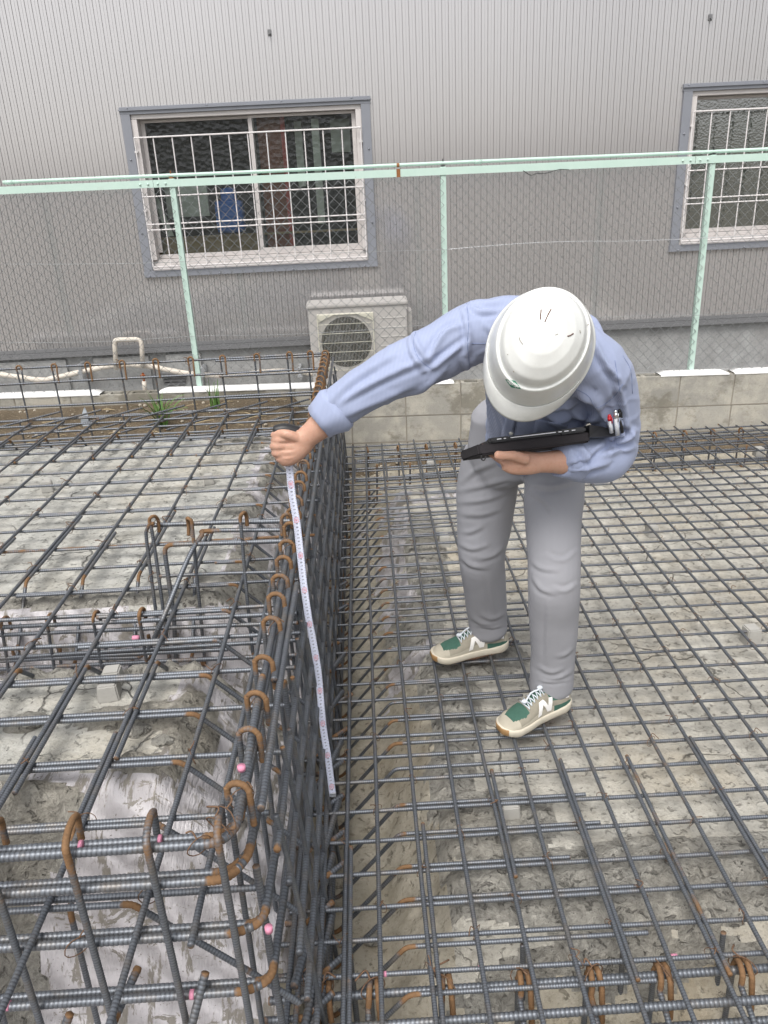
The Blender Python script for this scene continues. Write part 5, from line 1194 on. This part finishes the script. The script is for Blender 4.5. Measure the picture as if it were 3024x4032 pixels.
# ---- helmet
t = MT('white helmet shell'); n1 = t.noise(9, 6, 0.7); n2 = t.noise(60, 5, 0.7); col = t.mix(t.ramp(n1, 0.35, 0.75), (0.74, 0.75, 0.73), (0.62, 0.63, 0.61)); col = t.mix(t.math('MULTIPLY', t.ramp(n2, 0.66, 0.74), 0.35), col, (0.42, 0.41, 0.39))
t.set(col, 0.33, 0, 0.5); t.bump(n2, 0.06, 0.001); t.p.inputs['Coat Weight'].default_value = 0.25; t.p.inputs['Coat Roughness'].default_value = 0.15; M['helmet'] = t.m
HA, HB = 0.142, 0.119         # half length, half width of the shell at the rim
def hel(phi, s_):
    """helmet surface: s_ 0 crown .. 1 rim (angle phi from the visor direction), local coordinates f, s, n"""
    c, sn = math.cos(phi), math.sin(phi)
    pr = [(0, .150), (.18, .1495), (.36, .144), (.54, .132), (.70, .114), (.755, .100), (.772, .089), (.795, .086), (.820, .0895), (.840, .085), (.885, .064), (.93, .036), (.965, .012), (1.0, -.004), (1.035, -.008)]
    u = [0, .12, .25, .4, .52, .58, .605, .625, .645, .67, .75, .84, .91, .96, 1.0]
    rho = np.interp(s_, u, [p[0] for p in pr]); h = np.interp(s_, u, [p[1] for p in pr])
    # raised centre ridge from front to back on the crown
    rid = math.exp(-((rho*sn*HB)/0.022)**2)*0.0035*(1 if s_ < 0.5 else max(0, 1-(s_-0.5)*12)); h += rid
    egg = 1+0.03*c
    return np.array([rho*c*HA*egg, rho*sn*HB, h])
NS, NP = 60, 96; V = []; F = []
for j in range(NS+1):
    for i in range(NP): V.append(hel(2*math.pi*i/NP, max(0.012, j/NS)))
F = [[j*NP+i, (j+1)*NP+i, (j+1)*NP+(i+1) % NP, j*NP+(i+1) % NP] for j in range(NS) for i in range(NP)]; F.append(list(range(NP)))
V = np.array(V)
def hw(V): V = np.atleast_2d(V); return (HC - hn*0.085) + V[:, :1]*hf + V[:, 1:2]*hs + V[:, 2:]*hn
me = mesh_np('helmet', hw(V), F, True); me.materials.append(M['helmet']); helm = link('helmet', me, per); md = helm.modifiers.new('t', 'SOLIDIFY'); md.thickness = 0.003; md.offset = -1
helm.location = -Vector(per.location)
# visor: flares from the front rim
V = []; NV, NU = 10, 40
for j in range(NV+1):
    for i in range(NU+1):
        a = -1.30+2.6*i/NU; b = hel(a, 0.93); ext = 0.033*math.cos(a*math.pi/2.75)**0.75; k = j/NV
        V.append([b[0]+ext*k*1.0, b[1]*(1+0.02*k), b[2]-0.026*k-0.010*k*k*abs(math.sin(a))+0.004*math.sin(k*3.1)])
F = [(j*(NU+1)+i, j*(NU+1)+i+1, (j+1)*(NU+1)+i+1, (j+1)*(NU+1)+i) for j in range(NV) for i in range(NU)]
me = mesh_np('visor', hw(np.array(V)), np.array(F), True); me.materials.append(M['helmet']); o = link('visor', me, helm, world_coords=False); md = o.modifiers.new('t', 'SOLIDIFY'); md.thickness = 0.003; md.offset = -1
# two shallow ridges each side of the crown, scuffs and the mark
def hel_line(pts, r, mat, name, off=0.0006):
    P = [hw(hel(a, s_)+np.array([0, 0, off]))[0] for a, s_ in pts]; return MB().tube(catmull(P, 4), r, 6).build(name, mat, helm, smooth=True, world_coords=False)
def hel_from_px(x, y):
    return on(HBV, x, y, 0.0004)
HBV = BVHTree.FromPolygons([list(v) for v in hw(np.array([hel(2*math.pi*i/NP, max(0.012, j/NS)) for j in range(NS+1) for i in range(NP)]))], [[j*NP+i, (j+1)*NP+i, (j+1)*NP+(i+1) % NP, j*NP+(i+1) % NP] for j in range(NS) for i in range(NP)])
scuff = simple('brown scuff', (0.13, 0.07, 0.055), 0.8, 0, 0.4, 200); grit = simple('grey scuff', (0.28, 0.26, 0.22), 0.8)
c5 = lambda x, y: ((1800+x*.7353)/S, (1080+y*.7353)/S)
for pts, w, mt in (([(450, 190), (447, 220), (445, 243)], .0017, scuff), ([(503, 187), (488, 215), (470, 255)], .0019, scuff), ([(590, 332), (605, 328), (622, 317)], .0018, scuff), ([(656, 300), (659, 315)], .0014, grit),
                   ([(332, 338), (338, 355), (352, 375)], .0011, grit), ([(300, 518), (306, 522)], .0013, grit), ([(525, 325), (540, 320)], .0008, grit), ([(695, 272), (706, 268)], .0009, grit), ([(430, 257), (440, 255)], .0010, scuff), ([(270, 428), (272, 431)], .0012, grit)):
    P = [hel_from_px(*c5(*p)) for p in pts]; P = [p for p in P if p is not None]
    if len(P) > 1: MB().tube(catmull(P, 4), w*0.8, 5).build('scuff', mt, helm, smooth=True, world_coords=False)
# green lens shaped mark with the letters ERI
green = simple('green print', (0.03, 0.22, 0.13), 0.5, 0, 0.05); whitep = simple('white print', (0.8, 0.82, 0.8), 0.5, 0, 0.02)
def text_mesh(body, size, ext=0.0):
    cu = bpy.data.curves.new('txt', 'FONT'); cu.body = body; cu.size = size; cu.align_x = 'CENTER'; cu.align_y = 'CENTER'; cu.extrude = ext
    o = bpy.data.objects.new('txt', cu); C.objects.link(o); dg = bpy.context.evaluated_depsgraph_get(); me = bpy.data.meshes.new_from_object(o.evaluated_get(dg)); bpy.data.objects.remove(o)
    V = np.empty(len(me.vertices)*3); me.vertices.foreach_get('co', V); F = [list(p.vertices) for p in me.polygons]; bpy.data.meshes.remove(me); return V.reshape(-1, 3), F
c0, c1 = np.array(c5(258, 562)), np.array(c5(342, 613)); mc = (c0+c1)/2; ax_ = (c1-c0)/2; ay_ = np.array([ax_[1], -ax_[0]])*0.36
V = []; 
for k in range(24):
    a = 2*math.pi*k/24; q = mc+ax_*math.cos(a)+ay_*np.sign(math.sin(a))*(1-abs(math.cos(a)))**0.9*1.15; V.append(hel_from_px(*q))
if all(v is not None for v in V):
    V = [v for v in V]; cen = hel_from_px(*mc); MB().add(V+[cen], [(i, (i+1) % 24, 24) for i in range(24)]).build('mark', green, helm, world_coords=False)
    TV, TF = text_mesh('ERI', 1.0); TV[:, 0] *= 1.15; L = np.linalg.norm(ax_); P = []
    for v in TV:
        q = mc+ax_*(v[0]*0.62)+ay_*1.15*(v[1]*1.35); p = on(HBV, *q, 0.0011); P.append(p if p is not None else cen)
    MB().add(P, TF).build('mark_letters', whitep, helm, world_coords=False)
# ---- shoes: closed shell of suede, mesh panels, thick sole, laces, letter N
suede = simple('taupe suede', (0.29, 0.265, 0.21), 0.9, 0, 0.40, 14, 0.35, 300); suede2 = simple('lighter worn suede', (0.42, 0.385, 0.31), 0.9, 0, 0.2, 25, 0.35, 300)
gmesh = simple('green mesh cloth', (0.045, 0.115, 0.085), 0.85, 0, 0.25, 80, 0.6, 500); cream = simple('cream foam sole', (0.58, 0.53, 0.43), 0.7, 0, 0.28, 14, 0.2, 60); gum = simple('gum rubber', (0.34, 0.20, 0.085), 0.7, 0, 0.2, 30)
white_n = simple('white leather letter', (0.78, 0.76, 0.73), 0.6, 0, 0.03); lace = simple('pale grey lace', (0.62, 0.66, 0.70), 0.7, 0, 0.1, 80)
def shoe_pt(s_, t_):
    """s_ 0 heel .. 1 toe, t_ -1 (viewer side foot) .. 0 top .. 1 far side"""
    Lh = 0.292; x = s_*Lh
    hwid = np.interp(s_, [0, .04, .12, .3, .5, .68, .82, .92, .98, 1], [.012, .026, .034, .037, .041, .049, .049, .040, .024, .010])
    hgt = np.interp(s_, [0, .03, .1, .2, .32, .42, .5, .6, .7, .82, .92, .98, 1], [.058, .074, .082, .078, .090, .098, .088, .072, .060, .052, .045, .034, .022])
    cy = -0.008*math.sin(s_*math.pi)+0.012*s_**2
    a = t_*math.pi/2; e = 0.75 if s_ < .9 else 0.9
    y = cy + hwid*np.sign(math.sin(a))*abs(math.sin(a))**0.72*(1 if hgt < .07 else 1-0.28*(1-abs(math.sin(a)))*0)
    nar = 1-0.30*sstep(0.25, 0.9, (1-abs(t_)))*(1 if s_ < .6 else 0.3)
    z = 0.020 + (hgt-0.020)*abs(math.cos(a))**e
    return np.array([x, cy+(y-cy)*nar, z])
def make_shoe(heel, toe, label_side, roll=0.0, pitch=0.0, tog=True):
    heel, toe = np.array(heel), np.array(toe); X = toe-heel; Lr = np.linalg.norm(X); X /= Lr; Zz = np.array([0, 0, 1.0]); Zz -= X*(X @ Zz); Zz /= np.linalg.norm(Zz); Yy = np.cross(Zz, X)
    def w(P): P = np.atleast_2d(P)*(Lr/0.292); return heel + P[:, :1]*X + P[:, 1:2]*Yy + P[:, 2:]*Zz
    NS_, NT = 64, 40; V = []; mi = []
    for j in range(NS_+1):
        for i in range(NT+1): V.append(shoe_pt(j/NS_, -1+2*i/NT))
    F = []
    for j in range(NS_):
        for i in range(NT):
            s_ = (j+.5)/NS_; t_ = abs(-1+2*(i+.5)/NT); F.append((j*(NT+1)+i, (j+1)*(NT+1)+i, (j+1)*(NT+1)+i+1, j*(NT+1)+i+1)); k = 0
            if 0.64 < s_ < 0.86 and t_ < 0.50-1.3*abs(s_-0.70): k = 2          # toe mesh
            elif s_ > 0.80: k = 1
            elif s_ < 0.34 and t_ < 0.60 and s_ > 0.06: k = 2                                            # collar
            elif s_ < 0.30 and t_ > 0.80: k = 2                                                          # heel side
            elif 0.34 <= s_ < 0.63 and t_ < 0.20: k = 2                                                  # tongue
            elif s_ <= 0.06: k = 1
            elif t_ > 0.78: k = 1
            mi.append(k)
    # opening of the shoe for the ankle is left closed by the tongue cloth
    V = w(np.array(V)); so_ = mesh_np('shoe', V, np.array(F), True, mi)
    for mm in (suede, suede2, gmesh): so_.materials.append(mm)
    sh = link('shoe', so_, per); sh.location = -Vector(per.location)
    # sole
    V = []; n = 56; rows = ((0.000, .96), (0.003, 1.02), (0.012, 1.05), (0.022, 1.06), (0.027, 1.01))
    for (z, k) in rows:
        for i in range(n):
            q = i/n; 
            if q < 0.5: s_, sg = q*2, -1
            else: s_, sg = 2-q*2, 1
            s2 = 0.5-0.5*math.cos(s_*math.pi); p = shoe_pt(min(max(s2, 0), 1), sg); c = shoe_pt(min(max(s2, 0), 1), 0); lift = 0.012*sstep(.82, 1.0, s2)+0.006*sstep(.12, 0, s2)
            y = c[1]+(p[1]-c[1])*k+sg*0.002; x = (p[0]-.146)*(1.0+0.02*(k-1)*10)+.146
            V.append((x, y, z + (lift if z < 0.02 else lift*0.8)+0.006*sstep(.25, 0, s2)*(z > .02)))
    F = ring_faces(len(rows), n); mi = [0]*len(F); V = np.array(V)
    for fi, f in enumerate(F):
        if len(f) == 4 and V[f, 0].mean() > 0.281: mi[fi] = 1
        if len(f) == 4 and V[f, 2].mean() < 0.003: mi[fi] = 1
    sm = mesh_np('sole', w(V), F, True, mi); sm.materials.append(cream); sm.materials.append(gum); link('sole', sm, sh, world_coords=False)
    # gum toe bumper
    V = []; 
    for j in range(5):
        for i in range(9): p = shoe_pt(0.965+0.033*j/4*1.0, -1+2*i/8*1.0); V.append((p[0]+.002, p[1]*1.02, p[2]*0.9+.002))
    # letter N on the side that faces the viewer
    sd = -1 if label_side < 0 else 1
    NV_ = [(0.0, 0.0), (0.26, 0.0), (0.30, 0.62), (0.70, 0.0), (0.98, 0.0), (1.0, 1.0), (0.74, 1.0), (0.70, 0.38), (0.30, 1.0), (0.02, 1.0)]
    def nmap(u, v, off=0.0022):
        # u along the shoe from toe side to heel side, v up; slanted forward
        s_ = 0.545-0.20*u-0.045*v; t_ = sd*(0.90-0.46*v); p = shoe_pt(s_, t_); return p+np.array([0, sd*off, off*0.4])
    bmn = bmesh.new(); vs = [bmn.verts.new((a, b, 0)) for a, b in NV_]; bmn.faces.new(vs); bmesh.ops.triangulate(bmn, faces=bmn.faces[:]); bmesh.ops.subdivide_edges(bmn, edges=bmn.edges[:], cuts=3, use_grid_fill=True)
    VV = np.array([v.co[:2] for v in bmn.verts]); FF = [[v.index for v in f.verts] for f in bmn.faces]; bmn.free()
    o = MB().add(w(np.array([nmap(a, b) for a, b in VV])), FF).build('letter', white_n, sh, world_coords=False); md = o.modifiers.new('t', 'SOLIDIFY'); md.thickness = 0.0014; md.offset = 0
    # heel pull tab
    m = MB(); V = [shoe_pt(0.05, sd*0.35)+[0, sd*.002, .002], shoe_pt(0.10, sd*0.30)+[0, sd*.002, .002], shoe_pt(0.13, sd*0.62)+[0, sd*.003, .001], shoe_pt(0.08, sd*0.66)+[0, sd*.003, .001]]
    m.add(w(np.array(V)), [(0, 1, 2, 3)]); m.build('heel_tab', white_n, sh, world_coords=False)
    # laces
    m = MB()
    for k in range(6):
        s_ = 0.40+0.045*k; a = [shoe_pt(s_+(0.022*(1-abs(q))), 0.36*q)+np.array([0, 0, 0.004+0.004*(1-q*q)]) for q in np.linspace(-1, 1, 7)]; m.tube(w(np.array(a)), 0.0018, 6)
        if k < 5:
            a = [shoe_pt(s_+0.045*(0.5+q/2), 0.34*q)+np.array([0, 0, 0.006]) for q in np.linspace(-1, 1, 7)]; m.tube(w(np.array(a)), 0.0016, 6)
    a = [shoe_pt(0.42, 0.05)+[0, 0, .010], shoe_pt(0.52, -0.05)+[0, 0, .014], shoe_pt(0.62, 0.02)+[0, 0, .012]]; m.tube(w(catmull(np.array(a), 4)), 0.0030, 6)
    lo = m.build('lace', lace, sh, smooth=True, world_coords=False); lo['kind'] = 'stuff'
    for s_ in (0.41, 0.63):
        c = w(shoe_pt(s_, 0.0)+[0, 0, .013])[0]; V, F = ball(c, (0.010, 0.008, 0.007)); MB().add(V, F).build('lace_lock', lace, sh, smooth=True, world_coords=False)
    return w
h1, t1 = GZ(1996, 2548, .009), GZ(1696, 2596, .009); h2, t2 = GZ(2237, 2775, .009), GZ(1958, 2888, .009)
# shoes face the viewer's left; the near side is their -Y side in world, i.e. +side of the local frame
make_shoe(h1, t1, 1); make_shoe(h2, t2, 1)
for a_, nm in ((ankR, 0), (ankL, 1)):
    sk = fuse('sock', [ell_tube([a_+np.array([0, 0, 0.05]), a_+np.array([0.005, 0.005, -0.02])], [.040, .042], [.042, .048])], 0.006, 2); sk.materials.append(simple('pale sock', (0.6, 0.6, 0.62), 0.9)); link('sock', sk, per)

# ================================================================== TAPE MEASURE
tm = empty('tape_measure', D(625, 960, 2.05), 'black tape measure in the fist, its white blade let down to the lower floor', 'tape measure')
tp_px = [(1136, 1800), (1150, 1945), (1168, 2053), (1183, 2180), (1197, 2306), (1215, 2433), (1228, 2500), (1253, 2649), (1271, 2848), (1291, 2980), (1306, 3096), (1311, 3135)]
yy0, yy1 = 1800, 3135
tpts = catmull(np.array([GY(a, b, 2.06-0.225*((b-yy0)/(yy1-yy0))) for a, b in tp_px]), 14)
seg = np.linalg.norm(np.diff(tpts, axis=0), axis=1); sl_ = np.concatenate([[0], np.cumsum(seg)]); LT = sl_[-1]
T_ = np.gradient(tpts, axis=0); T_ /= np.linalg.norm(T_, axis=1)[:, None]
view = CAMP-tpts; view /= np.linalg.norm(view, axis=1)[:, None]
Nn = view-T_*(view*T_).sum(1)[:, None]; Nn /= np.linalg.norm(Nn, axis=1)[:, None]
# the blade faces a little to the left of the viewer and stays steady along its length
Wd = np.cross(T_, Nn); ang = R(18); Wd2 = Wd*math.cos(ang)+Nn*math.sin(ang); Nn2 = -Wd*math.sin(ang)+Nn*math.cos(ang)
HWID = 0.0103
def tape_at(s_, u, off=0.0):
    """s_ metres from the case end, u -1..1 across"""
    c = np.array([np.interp(s_, sl_, tpts[:, k]) for k in range(3)]); W = np.array([np.interp(s_, sl_, Wd2[:, k]) for k in range(3)]); N_ = np.array([np.interp(s_, sl_, Nn2[:, k]) for k in range(3)])
    return c + W*u*HWID + N_*(-0.0022*(1-u*u)+off)
ns = 160; V = [tape_at(LT*i/ns, u) for i in range(ns+1) for u in np.linspace(-1, 1, 7)]
F = np.array([(i*7+j, i*7+j+1, (i+1)*7+j+1, (i+1)*7+j) for i in range(ns) for j in range(6)])
me = mesh_np('blade', V, F, True); me.materials.append(simple('white tape enamel', (0.62, 0.65, 0.78), 0.4, 0, 0.02)); bl = link('blade', me, tm); md = bl.modifiers.new('t', 'SOLIDIFY'); md.thickness = 0.0004; md.offset = 0
bl.location = -Vector(tm.location)
ink = simple('black ink', (0.02, 0.02, 0.03), 0.6, 0, 0.01); red = simple('red ink', (0.65, 0.04, 0.05), 0.6, 0, 0.02)
s100 = 0.0
for k in range(3): pass
# scale: 100 cm mark sits at photo y 1914, 0 at the lower end
def s_of_y(yf):
    _, yv = None, None
    p, _z = proj(tpts); return float(np.interp(yf/S, p[:, 1], sl_))
sA, sB = s_of_y(1908), s_of_y(2975)          # 100 and 20
cm = (sB-sA)/80.0
DIG = {}
def dig(ch, size):
    if (ch, size) not in DIG: DIG[(ch, size)] = text_mesh(ch, size)
    return DIG[(ch, size)]
mk, mr = MB(), MB()
for c in range(1, 107):
    s_ = sA+(100-c)*cm
    if s_ < 0.01 or s_ > LT-0.004: continue
    rd = c % 10 == 0; txt = str(c) if rd else str(c % 10); TV, TF = dig(txt, 0.0098 if rd else 0.0092); P = []
    for v in TV:
        # baseline runs along the blade, reading upwards
        P.append(tape_at(s_-v[0]*(0.8 if rd else 1.0)+cm*0.35*0, -(0.0006+v[1])/HWID if False else (-v[1]+0.0005)/HWID*-1.0*-1.0, 0.0007))
    (mr if rd else mk).add(P, TF)
    if rd:
        a = np.linspace(0, 2*math.pi, 17)[:-1]; Lh, Wh = (0.0085 if c < 100 else 0.0115)*0.9, 0.0062
        o_ = [tape_at(s_+Lh*np.sign(math.cos(q))*abs(math.cos(q))**.5, (Wh*np.sign(math.sin(q))*abs(math.sin(q))**.5)/HWID, 0.0006) for q in a]; i_ = [tape_at(s_+(Lh-.0009)*np.sign(math.cos(q))*abs(math.cos(q))**.5, ((Wh-.0009)*np.sign(math.sin(q))*abs(math.sin(q))**.5)/HWID, 0.0006) for q in a]
        mr.add(o_+i_, [(k, (k+1) % 16, 16+(k+1) % 16, 16+k) for k in range(16)])
    for h_, w_ in ((0.0, 0.36), (0.5, 0.24)):
        ss = s_+(0.5+h_)*cm
        for sd in (-1, 1):
            mk.add([tape_at(ss-.0003, sd*1.0, .0006), tape_at(ss+.0003, sd*1.0, .0006), tape_at(ss+.0003, sd*(1-w_), .0006), tape_at(ss-.0003, sd*(1-w_), .0006)], [(0, 1, 2, 3)])
o = mk.build('black_numerals', ink, bl, world_coords=False); o['kind'] = 'stuff'; o = mr.build('red_numerals', red, bl, world_coords=False); o['kind'] = 'stuff'
e0 = tape_at(LT-0.002, 0, 0); m = MB(); m.box(e0[0]-.010, e0[0]+.010, e0[1]-.004, e0[1]+.001, e0[2]-.004, e0[2]+.010, 0, .001); m.build('end_hook', M['clip'], tm)
cs_ = fuse('case', [ell_tube([D(596, 929, 2.055), D(616, 928, 2.055), D(648, 935, 2.06)], [.014, .018, .017], [.018, .020, .020]), ell_tube([D(612, 940, 2.062), D(640, 962, 2.062)], [.020, .022], [.016, .016]), ball(D(601, 932, 2.05), (.012, .016, .013))], 0.003, 4)
cs_.materials.append(M['black']); link('case', cs_, tm)
yel = simple('yellow print', (0.75, 0.5, 0.08), 0.5)
for (x, y) in ((614, 931), (621, 934)):
    CB = bvh_of(cs_); P = on(CB, x, y, 0.0008)
    if P is not None: V, F = ball(P, (.0042, .0015, .0042), seg=12); MB().add(V, F).build('yellow_dot', yel, tm, smooth=True)

# ================================================================== TABLET
tb = empty('tablet', D(1155, 960, 1.93), 'black tablet in an open folding case resting on the man\'s left forearm', 'tablet')
a, b = D(1033, 977, 1.885), D(1275, 948, 1.925)       # near lower edge, left and right
U = (b-a); LU = np.linalg.norm(U); U /= LU
dn = np.array([0.05, 1.0, -0.40]); dn -= U*(dn @ U); dn /= np.linalg.norm(dn); nn_ = np.cross(U, dn); nn_ *= np.sign(nn_[2])
def slab(name, o0, lu, ld, th, mat, parent, bev=0.003, rnd_=0.010):
    bm = bmesh.new(); bmesh.ops.create_cube(bm, size=1)
    for v in bm.verts: v.co = Vector(((v.co.x+.5)*lu, (v.co.y+.5)*ld, (v.co.z+.5)*th))
    ev = [e for e in bm.edges if abs((e.verts[0].co-e.verts[1].co).z) > th*0.9]; bmesh.ops.bevel(bm, geom=ev, offset=rnd_, segments=4, affect='EDGES'); 
    bmesh.ops.bevel(bm, geom=[e for e in bm.edges if abs((e.verts[0].co-e.verts[1].co).z) < 1e-6 and len(e.link_faces) == 2 and abs(e.link_faces[0].normal.z)+abs(e.link_faces[1].normal.z) > 0.5 and abs(abs(e.link_faces[0].normal.z)-abs(e.link_faces[1].normal.z)) > .5], offset=bev, segments=2, affect='EDGES')
    bm.normal_update(); V = np.array([v.co[:] for v in bm.verts]); F = [[v.index for v in f.verts] for f in bm.faces]; bm.free()
    W = np.array(o0)+V[:, :1]*U+V[:, 1:2]*dn+V[:, 2:]*nn_; me = mesh_np(name, W, F, False); me.materials.append(mat); return link(name, me, parent)
felt = simple('black felt case', (0.022, 0.019, 0.022), 0.9, 0, 0.3, 90, 0.3, 300)
slab('case', a-nn_*0.008, LU, 0.195, 0.028, felt, tb, 0.004, 0.005)
slab('screen_unit', a+U*0.045-dn*0.004+nn_*0.0205, LU-0.050, 0.175, 0.0105, M['black'], tb, 0.0025, 0.014)
slab('bumper', a+U*0.030-dn*0.008+nn_*0.0195, 0.055, 0.03, 0.0125, M['black'], tb, 0.003, 0.006); slab('bumper', a+U*(LU-0.085)-dn*0.008+nn_*0.0195, 0.075, 0.03, 0.0130, M['black'], tb, 0.003, 0.006)
edge = simple('white tablet edge', (0.85, 0.86, 0.9), 0.3, 0.1)
for u0, u1 in ((0.050, 0.062), (0.068, 0.074), (0.086, 0.206), (0.212, 0.222), (0.228, 0.240), (0.248, 0.258)):
    if u1 < LU: slab('edge_strip', a+U*u0-dn*0.0095+nn_*0.0255, u1-u0, 0.003, 0.0020, edge, tb, 0.0005, 0.0008)
# loose flap of the case at the right end
q = [D(1272, 918, 1.94), D(1300, 922, 1.97), D(1335, 932, 1.985), D(1338, 941, 1.985), D(1300, 946, 1.96), D(1272, 945, 1.93)]
m = MB(); V = [p-dn*0.004 for p in q]+[p+dn*0.05 for p in q]; m.add(V, [(0, 1, 2, 3, 4, 5), (11, 10, 9, 8, 7, 6)]+[(i, i+6, (i+1) % 6+6, (i+1) % 6) for i in range(6)]); m.build('flap', M['black'], tb)
P = catmull(np.array([D(1040, 984, 1.88), D(1040, 992, 1.878), D(1046, 994, 1.878), D(1050, 986, 1.88)]), 5); MB().tube(P, 0.0018, 6).build('loop', M['black'], tb, smooth=True)

# ================================================================== PENS in the sleeve pocket
def pen(label, p0, p1, Yp, r, mats, nm='pen'):
    a, b = D(*p0, Yp), D(*p1, Yp); ax = b-a; L = np.linalg.norm(ax); e = empty(nm, tuple(a), label, 'pen')
    m = MB(); m.tube([a+ax*0.0, a+ax*0.7], r, 12); m.build('barrel', mats[0], e, smooth=True); m = MB(); m.tube([a+ax*0.705, a+ax*0.9], r*1.12, 12); m.build('cap', mats[1], e, smooth=True)
    V, F = ball(a+ax*0.93, (r*1.0, r*1.0, r*1.2), seg=12); MB().add(V, F).build('button', mats[1], e, smooth=True)
    o_ = np.array([0.3, -1, .2]); o_ /= np.linalg.norm(o_); m = MB(); m.tube([a+ax*0.88+o_*r*1.0, a+ax*0.86+o_*r*2.0, a+ax*0.55+o_*r*1.5], r*0.3, 6); m.build('clip', mats[1], e, smooth=True); return e
redp = simple('red plastic', (0.55, 0.02, 0.03), 0.3); silver = simple('polished silver', (0.75, 0.75, 0.77), 0.15, 1.0)
clearp = simple('pale grey barrel', (0.55, 0.57, 0.62), 0.35)
pen('red capped ball pen in the sleeve pocket, left of the silver one', (1321, 935), (1316, 897), 1.945, 0.0052, (clearp, redp))
pen('silver pen standing out of the sleeve pocket beside the red one', (1334, 940), (1329, 886), 1.945, 0.0058, (clearp, silver))
pen('black topped pen behind the silver pen in the sleeve pocket', (1344, 935), (1338, 884), 1.962, 0.0045, (M['black'], M['black']))
m_ = patch('sleeve_pocket', [(1310, 905), (1348, 898), (1352, 945), (1316, 950)], shirt, M['shirt'], SB, 6, 8, 0.010, 0.002)
